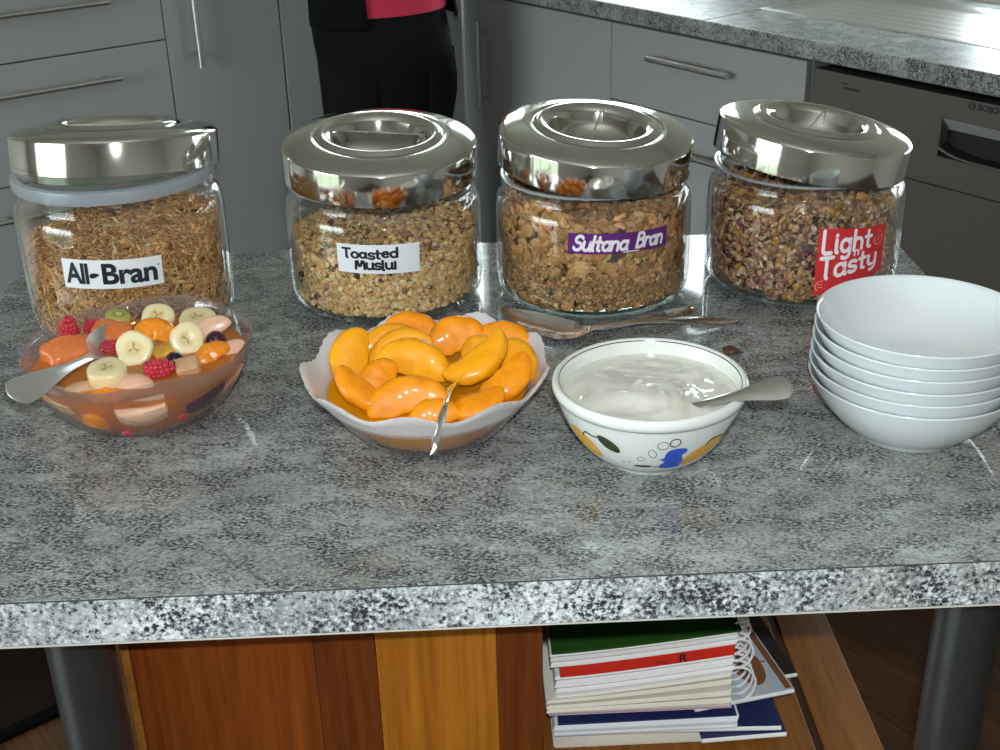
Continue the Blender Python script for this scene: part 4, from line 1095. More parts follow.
place(crescent('pear_slice', M['pear'], 0.042, 0.024, 0.014, 0.7, 8, sharp=0.4), (-0.2990, 1.0260, 0.9540), RX(24) @ RZ(-10), 'pinkish pear slice at the front rim of the fruit salad', 'pear slice')
place(crescent('pear_slice', M['pear_tan'], 0.038, 0.020, 0.014, 0.6, 9, sharp=0.4), (-0.3450, 1.0220, 0.9520), RX(24) @ RZ(12), 'tan pear slice under the spoon handle', 'pear slice')
place(crescent('pear_slice', M['pear'], 0.034, 0.016, 0.010, 0.5, 10, sharp=0.6), (-0.2250, 1.0880, 0.9560), RX(40) @ RZ(40), 'thin pear slice against the right rim of the fruit salad', 'pear slice')
# pieces pressed against the glass below the rim: angle from the front (towards +x), height, outward lean
def at_wall(th, z, inset):
    zs = [p[1] for p in fi[::-1]]; rs = [p[0] for p in fi[::-1]]
    r = float(np.interp(z, zs, rs)) - inset
    return Vector((FB[0] + r * sin(th), FB[1] - r * cos(th), Z + z))
def wall_rot(th, lean=35, spin=0): return RZ(math.degrees(th)) @ RX(90 + lean) @ RZ(spin)
place(slab_chunk('mandarin_segment', M['mandarin'], 0.040, 0.026, 0.014, 21, 0.2, 0.7, 5.6), at_wall(-0.32, 0.031, 0.0072), wall_rot(-0.32, 40, 80), 'mandarin segment seen through the front glass of the fruit bowl', 'mandarin segment')
place(slab_chunk('pear_chunk', M['pear'], 0.046, 0.038, 0.014, 22, 0.14, 0.4, 5.6), at_wall(0.22, 0.0375, 0.0070), wall_rot(0.22, 42, 4), 'large pale pear chunk seen through the front glass of the fruit bowl', 'pear chunk')
place(slab_chunk('pear_chunk', M['pear_tan'], 0.044, 0.024, 0.012, 23, 0.14, 0.4, 5.6), at_wall(-0.72, 0.043, 0.0064), wall_rot(-0.72, 36, -6), 'tan pear chunk seen through the left front glass of the fruit bowl', 'pear chunk')
place(slab_chunk('plum_half', M['plum'], 0.046, 0.032, 0.015, 24, 0.2, 0.7, 5.6), at_wall(0.92, 0.0365, 0.0078), wall_rot(0.92, 40, 14), 'dark purple plum piece seen through the right front glass of the fruit bowl', 'plum piece')
place(berry('raspberry', 0.022, 0.018, 25), at_wall(0.62, 0.032, 0.0122), wall_rot(0.62, 40, 40), 'dark raspberry seen through the glass below the plum piece', 'raspberry')
place(berry('raspberry', 0.023, 0.019, 26), at_wall(-0.02, 0.0230, 0.0138), wall_rot(-0.02, 50, 30), 'raspberry low in the juice at the very front of the fruit bowl', 'raspberry')
place(slab_chunk('melon_chunk', M['papaya_pink'], 0.038, 0.028, 0.014, 27, 0.12, 0.5, 5.6), at_wall(1.35, 0.038, 0.0072), wall_rot(1.35, 38, 30), 'pink melon chunk seen through the right side of the fruit bowl', 'melon chunk')
place(slab_chunk('melon_chunk', M['papaya'], 0.040, 0.026, 0.014, 28, 0.12, 0.5, 5.6), at_wall(-1.15, 0.036, 0.0072), wall_rot(-1.15, 40, -20), 'orange melon chunk seen through the left side of the fruit bowl', 'melon chunk')

# ================================================================== spoons
def catmull(pts, n):
    out = []; P = [Vector(p) for p in pts]; P = [2 * P[0] - P[1]] + P + [2 * P[-1] - P[-2]]
    segs = len(P) - 3
    for k in range(n):
        u = k / (n - 1) * segs; i = min(int(u), segs - 1); f = u - i
        a, b, c, d = P[i], P[i + 1], P[i + 2], P[i + 3]
        out.append(0.5 * ((2 * b) + (-a + c) * f + (2 * a - 5 * b + 4 * c - d) * f * f + (-a + 3 * b - 3 * c + d) * f ** 3))
    return out
def lerp_list(vals, n):
    xs = np.linspace(0, 1, len(vals)); return np.interp(np.linspace(0, 1, n), xs, vals)
def spoon(name, pts, widths, cups, up, th=0.0012, n=84, nv=9, label='', cat='spoon', bowl_from=0.66, mat='spoon'):
    """one spoon along pts (handle end -> bowl tip): half widths, cup depths; 'up' = the upper face's direction. Two parts."""
    c = catmull(pts, n); w = lerp_list(widths, n); cu = lerp_list(cups, n); up = Vector(up).normalized()
    root = empty(name, tuple(c[0]), label=label, cat=cat)
    k0 = int(n * bowl_from)
    def ew(i):
        q = min(1.0, (i + 0.15) / 4.0); return sqrt(max(0.02, 1 - (1 - q) ** 2))
    def strip(i0, i1, nm):
        m = MB(); cnt = i1 - i0
        def fn(i, j):
            i = i + i0; t_ = (c[min(i + 1, n - 1)] - c[max(i - 1, 0)]).normalized(); side = t_.cross(up).normalized(); u2 = side.cross(t_).normalized()
            top = j < nv; v = -1 + 2 * j / (nv - 1) if top else 1 - 2 * (j - nv) / (nv - 1)
            edge = th * (1 - 0.55 * v * v)
            h = cu[i] * (v * v - 1) + (edge / 2 if top else -edge / 2) + (0.0006 * (1 - v * v) if cu[i] < 0.001 and top else 0)
            return c[i] + side * (w[i] * v * ew(i)) + u2 * h - c[0]
        m.grid(cnt, 2 * nv, fn, closev=True)
        m.f.append(tuple(range(2 * nv))[::-1]); m.m.append(0); e = (cnt - 1) * 2 * nv; m.f.append(tuple(range(e, e + 2 * nv))); m.m.append(0)
        return m.build(nm, M[mat], root, angle=50)
    strip(0, k0 + 1, 'handle'); strip(k0, n, 'spoon_bowl'); return root
HW = [0.0088, 0.0128, 0.0132, 0.0118, 0.0090, 0.0062, 0.0046, 0.0040, 0.0038, 0.0040, 0.0060, 0.0130, 0.0185, 0.0205, 0.0195, 0.0150, 0.0040]
CU = [0.0] * 9 + [0.0005, 0.002, 0.005, 0.0075, 0.0085, 0.0075, 0.0045, 0.0005]
spoon('serving_spoon', [(-0.3745, 0.938, 0.9905), (-0.364, 0.962, 0.9880), (-0.350, 1.000, 0.9835), (-0.343, 1.040, 0.9740), (-0.341, 1.075, 0.9640), (-0.338, 1.110, 0.9600), (-0.333, 1.145, 0.9640)], HW, CU, (0.22, -0.75, 0.70), mat='spoon_satin', label='broad handled silver spoon standing in the fruit salad, its handle over the left front rim')

# ================================================================== peach bowl
PB = (-0.0395, 1.0190, Z)
po = [(0, 0.0005), (0.046, 0.0), (0.0534, 0.0008), (0.0640, 0.0090), (0.0760, 0.0220), (0.0880, 0.0375), (0.0975, 0.0500), (0.1040, 0.0585), (0.1085, 0.0645)]
pi_ = [(0.1083, 0.0667), (0.1067, 0.0665), (0.1020, 0.0605), (0.0955, 0.0520), (0.0860, 0.0400), (0.0740, 0.0245), (0.0620, 0.0125), (0.0510, 0.0055), (0, 0.0045)]
def pwave(r, z, a, k):
    q = max(0.0, (z - 0.030) / 0.040) ** 1.5
    th = atan2(cos(a), -sin(a))       # angle from the front
    w = cos(9 * (th - radians(13)))
    bead = 0.0011 * cos(72 * a) * max(0, q - 0.55)
    return r * (1 - 0.024 * q * w) + bead, z - 0.0058 * q * w + bead
def phaze(t):
    sx = t.new('ShaderNodeSeparateXYZ'); tc = t.new('ShaderNodeTexCoord'); t.link(tc.outputs['Object'], sx.inputs[0])
    return t.ramp(sx.outputs['Z'], [(0.0, 0.0), (0.040, 0.02), (0.046, 0.80), (0.070, 0.70)])  # white haze stands in for reflections on the clear flared rim
M['peach_glass'] = thin_glass('painted_reflection_rim_glass', (0.97, 0.96, 0.95), 0.06, 0.03, haze=0.3, hazecol=(0.94, 0.93, 0.95), hazefac=phaze, power=5.0, trans=0.2)
t = empty('peach_bowl', PB, label='glass bowl with a reflection-white, deeply fluted and beaded rim, full of peach slices', cat='bowl')
m = MB(); m.lathe(po + pi_, 360, wave=pwave); m.build('bowl', M['peach_glass'], t, angle=75)
M['syrup'] = juice_mat('amber_peach_syrup', (1.0, 0.45, 0.0), 0.92, (1.0, 0.66, 0.18))
m = MB(); m.lathe([(0, 0.0052), (0.050, 0.0062), (0.0605, 0.0118), (0.0725, 0.0252), (0.0840, 0.0400), (0.0885, 0.0462), (0.060, 0.0460), (0.03, 0.046), (0, 0.046)], 80)
o = m.build('peach_syrup', M['syrup'], None, angle=40); o.location = PB
tag(o, 'amber syrup around the peach slices in the fluted glass bowl', 'syrup', kind='stuff')
M['peach'] = food_mat('canned_peach_flesh', (0.96, 0.385, 0.003), 0.10, 0.45, 70, sss=0.06, coat=0.30, sc=0.006)
M['peach_deep'] = food_mat('deep_orange_peach_flesh', (0.93, 0.305, 0.002), 0.12, 0.45, 70, sss=0.06, coat=0.30, sc=0.006)
PE = [  # position, tilt, yaw, length, width, height, bend, label
 ((-0.1100, 1.0420, 0.9635), 52, 84, 0.064, 0.036, 0.024, 1.2, 'large peach slice standing at the far left of the peach bowl', 0),
 ((-0.0790, 1.0860, 0.9625), 44, 22, 0.066, 0.026, 0.022, 1.4, 'peach slice at the back left, behind two curved slices', 0),
 ((-0.0690, 1.0600, 0.9675), 48, 28, 0.074, 0.026, 0.022, 1.7, 'curved peach slice just behind the big central one', 0),
 ((-0.0500, 1.0230, 0.9715), 50, -14, 0.074, 0.034, 0.024, 1.4, 'big curved peach slice on top at the centre left', 0),
 ((-0.0500, 1.1060, 0.9655), 36, -22, 0.062, 0.026, 0.022, 0.9, 'peach slice at the very back of the peach bowl', 1),
 ((-0.0140, 1.0760, 0.9685), 48, 14, 0.060, 0.036, 0.026, 1.5, 'wide peach slice at the back centre of the peach bowl', 1),
 ((0.0310, 1.0740, 0.9655), 40, -12, 0.056, 0.030, 0.022, 0.8, 'glossy peach slice at the back right of the peach bowl', 1),
 ((0.0080, 1.0480, 0.9635), 44, 4, 0.036, 0.032, 0.020, 0.5, 'short peach piece behind the diagonal slice', 0),
 ((0.0090, 1.0080, 0.9705), 44, 218, 0.076, 0.028, 0.022, 1.5, 'long peach slice lying diagonally at the centre right', 0),
 ((0.0430, 1.0280, 0.9625), 44, -70, 0.048, 0.032, 0.022, 1.0, 'rounded peach slice at the far right of the peach bowl', 0),
 ((0.0330, 0.9880, 0.9625), 44, 222, 0.060, 0.028, 0.022, 1.2, 'peach slice at the right front, below the diagonal slice', 1),
 ((-0.0560, 0.9720, 0.9605), 44, 8, 0.078, 0.034, 0.024, 1.1, 'wide peach slice at the front left of the peach bowl', 1),
 ((-0.0970, 0.9760, 0.9625), 44, 138, 0.060, 0.024, 0.022, 0.9, 'narrow peach slice along the left front rim', 1),
 ((-0.0830, 1.0010, 0.9645), 44, 46, 0.044, 0.028, 0.020, 0.8, 'small peach piece left of the big central slice', 1),
 ((-0.0330, 0.9500, 0.9545), 40, 8, 0.046, 0.024, 0.018, 0.7, 'peach piece at the very front, beside the spoon', 1),
 ((0.0050, 0.9560, 0.9555), 40, 200, 0.054, 0.026, 0.018, 0.8, 'peach slice low at the front right rim', 1)]
for k, (p, tl, yw, L, w, h, bd, lb, dk) in enumerate(PE):
    o = crescent('peach_slice', M['peach_deep' if dk else 'peach'], L, w, h, bd, 40 + k, 34, 20, 0.85, 0.14)
    place(o, p, RX(tl) @ RZ(yw), lb, 'peach slice', 'peach slices in the fluted bowl')
low = [(-0.09, 1.05, 60), (-0.06, 1.08, 20), (-0.01, 1.085, -20), (0.025, 1.05, -70), (0.0, 1.0, 200), (-0.06, 1.0, 160), (-0.035, 1.04, 30)]
LBL = ['left', 'back left', 'back right', 'right', 'front right', 'front left', 'middle']
for k, (x, y, yw) in enumerate(low):
    o = crescent('peach_slice', M['peach_deep'], 0.060, 0.028, 0.024, 1.1, 70 + k, 26, 14, 0.8, 0.10)
    place(o, (x, y, 0.9395 + (0.004 if k == 6 else 0)), RX(12) @ RZ(yw), 'peach slice in the lower layer of the fluted bowl, at the ' + LBL[k], 'peach slice', 'peach slices in the fluted bowl')
spoon('serving_spoon', [(-0.0345, 0.899, 0.9420), (-0.0300, 0.906, 0.9560), (-0.0240, 0.922, 0.9700), (-0.0205, 0.950, 0.9690), (-0.0170, 0.99, 0.9620), (-0.0130, 1.02, 0.9530), (-0.0080, 1.055, 0.9540)],
      [0.0028, 0.0042, 0.0046, 0.0046, 0.0040, 0.0032, 0.0030, 0.0032, 0.006, 0.012, 0.016, 0.016, 0.011, 0.002], [0] * 8 + [0.001, 0.004, 0.006, 0.006, 0.004, 0], (-0.50, -0.25, 0.80), 0.0026, label='slim steel spoon in the peach bowl, its handle hooked over the front rim')

# ================================================================== yogurt bowl
YB = (0.1497, 0.9617, Z)
yo = [(0, 0.003), (0.033, 0.003), (0.0345, 0.0003), (0.037, 0.0), (0.0395, 0.004), (0.0475, 0.0085), (0.0565, 0.0165), (0.065, 0.028), (0.0715, 0.040), (0.0765, 0.052), (0.0792, 0.060), (0.0800, 0.0630),
      (0.0815, 0.0642), (0.0826, 0.0670), (0.0826, 0.0700), (0.0815, 0.0728), (0.0795, 0.0738), (0.0775, 0.0732), (0.0762, 0.0712), (0.0750, 0.0660), (0.0730, 0.0580), (0.0690, 0.0470), (0.0620, 0.0330), (0.053, 0.0210), (0.044, 0.0130), (0.03, 0.0085), (0, 0.0075)]
t = empty('yogurt_bowl', YB, label='white china bowl painted with yellow lemons and a blue flower, holding yogurt', cat='bowl')
m = MB(); m.lathe(yo, 96); yb = m.build('bowl', M['cream_china'], t, angle=60)
m = MB(); m.lathe([(0.07655, 0.0716), (0.0769, 0.0724), (0.0766, 0.0725), (0.0762, 0.0717)], 96); m.lathe([(0.07655, 0.0716), (0.0762, 0.0717)], 96); m.build('rim_line', M['p_line'], yb)
m = MB(); m.lathe([(0.0799, 0.0622), (0.0803, 0.0626), (0.0810, 0.0639), (0.0806, 0.0640), (0.0799, 0.0631)], 96); m.build('lip_shadow_line', M['p_shadow'], yb)
_r = [p[0] for p in yo[3:12]]; _z = [p[1] for p in yo[3:12]]
def ymap(th, z, off=0.0004):
    r = float(np.interp(z, _z, _r)) + off; return (r * sin(th), -r * cos(th), z)
def ydecal(m, poly, mi):
    n = len(poly); cx = sum(p[0] for p in poly) / n; cz = sum(p[1] for p in poly) / n; b = len(m.v)
    for q in (0.02, 0.25, 0.5, 0.75, 1.0):
        for th, z in poly: m.v.append(ymap(cx + (th - cx) * q, cz + (z - cz) * q)); m.c.append((1, 1, 1))
    for i in range(4):
        for j in range(n): m.f.append((b + i * n + j, b + i * n + (j + 1) % n, b + (i + 1) * n + (j + 1) % n, b + (i + 1) * n + j)); m.m.append(mi)
    m.f.append(tuple(b + j for j in range(n))); m.m.append(mi)
def yell(th, z, a, b_, ang, n=24):
    r = float(np.interp(z, _z, _r)); A = radians(ang)
    return [(th + (a * cos(q) * cos(A) - b_ * sin(q) * sin(A)) / r, z + a * cos(q) * sin(A) + b_ * sin(q) * cos(A)) for q in [2 * pi * k / n for k in range(n)]]
blue = [(0.048, 0.0374), (0.082, 0.0424), (0.165, 0.0443), (0.28, 0.043), (0.302, 0.0388), (0.259, 0.0347), (0.302, 0.026), (0.283, 0.019), (0.158, 0.0181), (0.022, 0.0193), (0.01, 0.0241), (0.055, 0.0285), (-0.009, 0.0314), (0.044, 0.0336)]
def yline(m, pts, r, mi, close=False):
    P = [Vector(ymap(a, z, 0.0002)) for a, z in pts]
    if close: P = P + [P[0]]
    m.tube(catmull(P, len(P) * 4), r, 6, mi)
M['p_mats'] = None
PM = [M['p_yellow'], M['p_green'], M['p_blue'], M['p_line']]
def ypart(name, polys, lines, label):
    m = MB()
    for poly, mi in polys: ydecal(m, poly, mi)
    for pts, r, mi, cl in lines: yline(m, pts, r, mi, cl)
    o = m.build(name, PM, yb, angle=180); o['label'] = label
ypart('painted_lemon', [(yell(-0.985, 0.0352, 0.0178, 0.0098, -44), 0)], [], 'yellow lemon painted on the left')
ypart('painted_leaf', [(yell(-0.60, 0.0441, 0.0112, 0.0056, -38), 1)], [([(-0.96, 0.0442), (-0.896, 0.0496), (-0.791, 0.048), (-0.684, 0.0497)], 0.0006, 1, False)], 'dark green leaf and stem by the left lemon')
ypart('painted_lemon', [(yell(0.565, 0.0322, 0.0215, 0.0092, 27), 0)], [([(0.558, 0.0403), (0.591, 0.0443), (0.659, 0.0455), (0.80, 0.0440)], 0.0006, 1, False)], 'yellow lemon painted on the right')
ypart('painted_leaf', [(yell(0.93, 0.0450, 0.0115, 0.0042, 52), 1)], [], 'dark green leaf by the right lemon')
ypart('painted_flower', [([tuple(q)[:2] for q in catmull([Vector((a_, b_, 0)) for a_, b_ in blue + blue[:1]], 57)[:-1]], 2)], [([(-0.078, 0.0209), (-0.027, 0.0212), (0.018, 0.021)], 0.0004, 1, False)], 'blue flower painted at the front')
ypart('painted_leaf', [(yell(-0.215, 0.0217, 0.0078, 0.0016, 3), 1)], [], 'narrow green leaf low at the front')
ypart('painted_tendril', [(yell(-0.477, 0.0251, 0.0008, 0.0006, 0, 10), 1), (yell(-0.382, 0.0264, 0.0011, 0.0007, -30, 10), 1)],
      [(yell(-0.234, 0.0322, 0.0029, 0.0027, 0, 14), 0.00022, 3, True), (yell(-0.10, 0.0393, 0.0031, 0.0049, 18, 14), 0.00022, 3, True), (yell(0.01, 0.0487, 0.0045, 0.0044, 0, 14), 0.00025, 3, True), (yell(0.137, 0.0512, 0.0043, 0.0044, 0, 14), 0.0005, 3, True)], 'curling tendril loops above the leaf')
tn = NT('thick_white_yogurt'); tn.set((0.80, 0.79, 0.70), 0.16, sss=0.25, sssr=0.01, coat=0.5, coatr=0.05); M['yogurt'] = tn.m
m = MB(); NR, NA = 40, 96
def yog(i, j):
    q = i / (NR - 1); a = 2 * pi * j / NA; r = 0.0742 * max(q, 0.001); x, y = r * cos(a), r * sin(a)
    p = Vector((x * 26 + 3, y * 30, 0.5)); d = Vector((noise.noise(p * 0.7 + Vector((5, 1, 2))), noise.noise(p * 0.7 + Vector((1, 7, 3))), 0))
    h = noise.noise(p + d * 1.6) * 0.0042 + abs(noise.noise(p * 2.1 + d * 2.5)) * 0.0022
    fade = 1 - q ** 4
    z = 0.0605 + 0.0058 * (1 - q * q) + h * fade + 0.003 * fade * math.exp(-((x - 0.004) ** 2 + (y + 0.018) ** 2) / 0.0006) - 0.004 * fade * math.exp(-((x - 0.03) ** 2 + (y - 0.01) ** 2) / 0.0007)
    return (x, y, z)
m.grid(NR, NA, yog, closev=True); b_ = len(m.v)
m.f.append(tuple(range(NA))[::-1]); m.m.append(0)
rim_ = [(NR - 1) * NA + j for j in range(NA)]
for r, z in ((0.0720, 0.0560), (0.066, 0.042), (0.05, 0.0215), (0.02, 0.0095)):
    row = []
    for j in range(NA): row.append(len(m.v)); m.v.append((r * cos(2 * pi * j / NA), r * sin(2 * pi * j / NA), z)); m.c.append((1, 1, 1))
    for j in range(NA): m.f.append((rim_[j], row[j], row[(j + 1) % NA], rim_[(j + 1) % NA])); m.m.append(0)
    rim_ = row
m.f.append(tuple(rim_)); m.m.append(0)
o = m.build('yogurt', M['yogurt'], None, angle=180); o.location = YB
tag(o, 'glossy white yogurt spooned into folds in the painted bowl', 'yogurt', kind='stuff')
spoon('dessert_spoon', [(0.2560, 0.9080, 0.9870), (0.2420, 0.9090, 0.9845), (0.2190, 0.9130, 0.9785), (0.1920, 0.9215, 0.9680), (0.1650, 0.9340, 0.9560), (0.1400, 0.9480, 0.9480), (0.1150, 0.9620, 0.9480)],
      [0.0080, 0.0118, 0.0122, 0.0108, 0.0082, 0.0058, 0.0046, 0.0042, 0.0042, 0.006, 0.012, 0.0165, 0.0165, 0.012, 0.002], [0] * 9 + [0.001, 0.003, 0.006, 0.006, 0.003, 0], (0.10, -0.42, 1), 0.0016, label='steel spoon resting in the yogurt, handle out over the right rim')

# ---- spoons lying behind the yogurt bowl
spoon('serving_spoon', [(0.2820, 1.2290, 0.9020), (0.2300, 1.2210, 0.9095), (0.1750, 1.2100, 0.9150), (0.1330, 1.2010, 0.9150), (0.1080, 1.2060, 0.9085), (0.0720, 1.2330, 0.9080), (0.0330, 1.2640, 0.9130)],
      [0.0020, 0.0062, 0.0070, 0.0064, 0.0056, 0.0048, 0.0042, 0.0042, 0.0060, 0.0140, 0.0205, 0.0215, 0.0195, 0.0125, 0.002], [0] * 8 + [0.001, 0.004, 0.0062, 0.0066, 0.006, 0.003, 0], (0, -0.12, 1), 0.0014, bowl_from=0.60, label='large steel serving spoon lying in front of the bran flake jar, bowl to the left')
spoon('teaspoon', [(0.1280, 1.2230, 0.9025), (0.1480, 1.2260, 0.9030), (0.1700, 1.2310, 0.9035), (0.1880, 1.2360, 0.9045), (0.2060, 1.2430, 0.9050), (0.2240, 1.2500, 0.9052), (0.2420, 1.2570, 0.9065)],
      [0.003, 0.0042, 0.0042, 0.0036, 0.003, 0.003, 0.005, 0.0095, 0.0115, 0.0115, 0.0085, 0.002], [0] * 6 + [0.001, 0.003, 0.004, 0.004, 0.002, 0], (0, -0.1, 1), 0.0014, bowl_from=0.52, label='small steel spoon lying under the serving spoon handle, bowl to the right')
v, f = curled(140, 0.020, 0.0022, 0.3, 0.22, 14)
m = MB(); m.add(v, f); o = m.build('bran_flake', plain('dropped_flake', (0.12, 0.05, 0.02), 0.4, var=0.3), angle=180)
o.location = (0.2620, 1.1565, 0.9028); o.rotation_euler = (0, 0, 0.3); tag(o, 'single dark brown flake dropped on the counter behind the yogurt bowl', 'cereal flake')

# ================================================================== books on the shelf
M['paper'] = plain('book_paper', (0.90, 0.91, 0.90), 0.7, var=0.04, scale=300)
M['paper_cream'] = plain('cream_book_paper', (0.84, 0.80, 0.70), 0.75, var=0.06, scale=200)
M['paper_blue'] = plain('cool_white_paper', (0.84, 0.91, 0.98), 0.6, var=0.03, scale=200)
M['cover_green'] = plain('dark_green_cover', (0.022, 0.085, 0.014), 0.28, var=0.2, scale=40)
M['cover_red'] = plain('bright_red_cover', (0.75, 0.035, 0.020), 0.35, var=0.08, scale=40)
M['cover_navy'] = plain('navy_cover', (0.02, 0.03, 0.11), 0.3, var=0.15, scale=40)
M['cover_lilac'] = plain('lilac_cover', (0.55, 0.38, 0.52), 0.5, var=0.05)
M['cover_grey'] = plain('pale_grey_glossy_cover', (0.50, 0.54, 0.60), 0.25, var=0.05, scale=30)
M['cover_black'] = plain('dark_photo_cover', (0.03, 0.025, 0.022), 0.25, var=0.6, scale=30)
M['cover_brown'] = plain('brown_cover_print', (0.22, 0.085, 0.035), 0.3, var=0.4, scale=60)
M['cover_maroon'] = plain('maroon_cover_print', (0.20, 0.012, 0.030), 0.3, var=0.1)
M['coil'] = plain('white_plastic_coil', (0.85, 0.86, 0.87), 0.35, var=0.02)
def pages(m, x0, x1, y0, y1, zl0, zr0, zl1, zr1, mi=0, wob=0.0012, seed=0, nl=7):
    """block of leaves: front face slightly ragged in layers; heights differ left / right"""
    rr = random.Random(seed); n = 9
    offs = [rr.uniform(-wob, wob) for _ in range(nl + 1)]
    def pt(i, k, back):
        u = i / (n - 1); q = k / nl
        zl = zl0 + (zl1 - zl0) * q; zr = zr0 + (zr1 - zr0) * q
        return (x0 + (x1 - x0) * u + (offs[k] if i in (0, n - 1) else 0), (y1 if back else y0 + offs[k]), zl + (zr - zl) * (u ** 1.3))
    m.grid(n, nl + 1, lambda i, k: pt(i, k, False), mi)
    m.grid(n, nl + 1, lambda i, k: pt(i, k, True), mi, flip=True)
    m.grid(n, 2, lambda i, k: pt(i, 0, k == 1), mi); m.grid(n, 2, lambda i, k: pt(i, nl, k == 1), mi, flip=True)
    m.grid(nl + 1, 2, lambda k, b: pt(0, k, b == 1), mi); m.grid(nl + 1, 2, lambda k, b: pt(n - 1, k, b == 1), mi, flip=True)
    return m
BKX0, BKX1, BY0, BY1 = 0.066, 0.250, 0.985, 1.225
def coil(parent, x, z0, z1, n, name='spiral_binding'):
    m = MB(); r = (z1 - z0) / 2 + 0.002; zc = (z0 + z1) / 2
    for k in range(n):
        y = BY0 + 0.008 + k * (BY1 - BY0 - 0.016) / (n - 1)
        m.tube([(x + 0.007 + (r * 0.8) * cos(a), y + 0.0022 * a / 6.28, zc + r * sin(a)) for a in [2 * pi * j / 18 for j in range(19)]], 0.0013, 6)
    return m.build(name, M['coil'], parent)
def shift(parent, *objs): pass
def book(label, loc=(0, 0, 0), cat='book', group='books and magazines on the timber shelf', name='book'):
    return empty(name, loc, label=label, cat=cat, group=group)
# bottom paper-bound magazine, torn cream cover
t = book('worn cream edged magazine at the bottom of the pile on the shelf', cat='magazine', name='magazine')
pages(MB(), 0.068, 0.219, 0.9855, 1.22, 0.5505, 0.5505, 0.5555, 0.5545, 0, 0.001, 2, 3).build('pages', M['paper_cream'], t, angle=20)
def magazine(label, corner, ang, w, h, z, th, cov, marks=None):
    """thin magazine; corner = front right corner, ang = direction of its front edge; spine at the front"""
    t = empty('magazine', (corner[0], corner[1], z), radians(ang), label=label, cat='magazine', group='books and magazines on the timber shelf')
    m = MB(); m.box(-w, 0, 0, h, 0.0006, th - 0.0006, 0.0004); m.build('pages', M['paper'], t, smooth=False)
    m = MB(); m.box(-w - 0.0005, 0.0008, -0.0006, h + 0.0005, th - 0.0006, th, 0, 0); c = m.build('cover', M[cov], t, smooth=False)
    m = MB(); m.box(-w - 0.0005, 0.0008, -0.0006, h + 0.0005, 0, 0.0006, 0, 0); m.build('back_cover', M['paper'], t, smooth=False)
    m = MB(); m.tube([(-w, 0.0, th / 2), (0.0006, 0.0, th / 2)], th / 2, 10); m.build('spine', M['paper'], t)
    return t, c
magazine('navy covered magazine low in the pile, its corner sticking out at the right', (0.2997, 0.9834), 3, 0.085, 0.23, 0.5557, 0.0055, 'cover_navy')
magazine('second navy covered magazine, lying on the other navy one', (0.2947, 0.9862), -2, 0.20, 0.225, 0.5615, 0.0055, 'cover_navy')
t = book('white paged book with a blue cover above the navy magazines')
pages(MB(), 0.068, 0.2515, 0.985, 1.222, 0.5674, 0.5674, 0.5795, 0.5815, 0, 0.0012, 4, 6).build('pages', M['paper_blue'], t, angle=20)
pages(MB(), 0.072, 0.250, 0.986, 1.222, 0.5797, 0.5817, 0.5825, 0.5825, 0, 0.0002, 5, 2).build('cover', M['cover_navy'], t, angle=20)
t, c = magazine('magazine with a dark photo cover, sticking out furthest to the right', (0.3223, 1.0402), 10, 0.20, 0.17, 0.5829, 0.0050, 'cover_black')
t, c = magazine('magazine with a pale grey cover showing a brown vase and a maroon corner', (0.3113, 1.0093), 12, 0.105, 0.215, 0.5883, 0.0050, 'cover_grey')
zt = 0.0051
m = MB(); m.add([(-0.0075, 0.002, zt), (-0.0005, 0.002, zt), (-0.0005, 0.213, zt), (-0.0075, 0.213, zt)], [(0, 1, 2, 3)]); m.build('cover_border', M['cover_brown'], c, smooth=False)
m = MB(); m.add([(-0.0085, 0.112, zt), (-0.0085, 0.213, zt), (-0.09, 0.213, zt), (-0.09, 0.05, zt), (-0.04, 0.085, zt)], [(0, 1, 2, 3, 4)]); m.build('cover_picture', M['cover_maroon'], c, smooth=False)
vs = [(-0.030 + 0.016 * cos(a) * (1.0 if sin(a) < 0.3 else 0.75), 0.048 + 0.034 * sin(a), zt + 0.00005) for a in [2 * pi * k / 28 for k in range(28)]]
m = MB(); m.add(vs, [tuple(range(28))]); m.build('cover_picture', M['cover_brown'], c, smooth=False)
m = MB(); m.add([(-0.018, 0.0465, zt), (-0.0085, 0.0465, zt), (-0.0085, 0.0485, zt), (-0.018, 0.0485, zt)], [(0, 1, 2, 3)]); m.build('cover_stripe', M['cover_brown'], c, smooth=False)
# three coil bound books
t = book('thick cream paged book with white coil binding, in the middle of the pile')
pages(MB(), 0.062, 0.243, 0.985, BY1, 0.5962, 0.5962, 0.6150, 0.6340, 0, 0.0022, 7, 8).build('pages', M['paper_cream'], t, angle=20)
pages(MB(), 0.063, 0.244, 0.9845, BY1, 0.5938, 0.5938, 0.5960, 0.5960, 0, 0.0003, 8, 2).build('cover', M['cover_lilac'], t, angle=20)
coil(t, 0.244, 0.594, 0.634, 22)
t = book('coil bound book with a bright red band marked with black letters')
pages(MB(), 0.070, 0.243, 0.986, BY1, 0.6152, 0.6342, 0.6410, 0.6595, 0, 0.0016, 9, 8).build('pages', M['paper'], t, angle=20)
pages(MB(), 0.074, 0.243, 0.9838, BY1, 0.6412, 0.6597, 0.6525, 0.6715, 0, 0.0003, 10, 2).build('red_band', M['cover_red'], t, angle=20)
band = t.children[-1] if t.children[-1].name.startswith('red_band') else [c_ for c_ in t.children if c_.name.startswith('red_band')][0]
def band_text(m, txt, x, size, zq, bold=0.0):
    v, f = text_mesh(txt, size, bold)
    def pt(p):
        u = (x + p[0] - 0.074) / 0.169; zb = 0.6412 + (0.6597 - 0.6412) * (u ** 1.3)
        return (x + p[0], 0.9832, zb + zq + p[1])
    m.add([pt(p) for p in v], f)
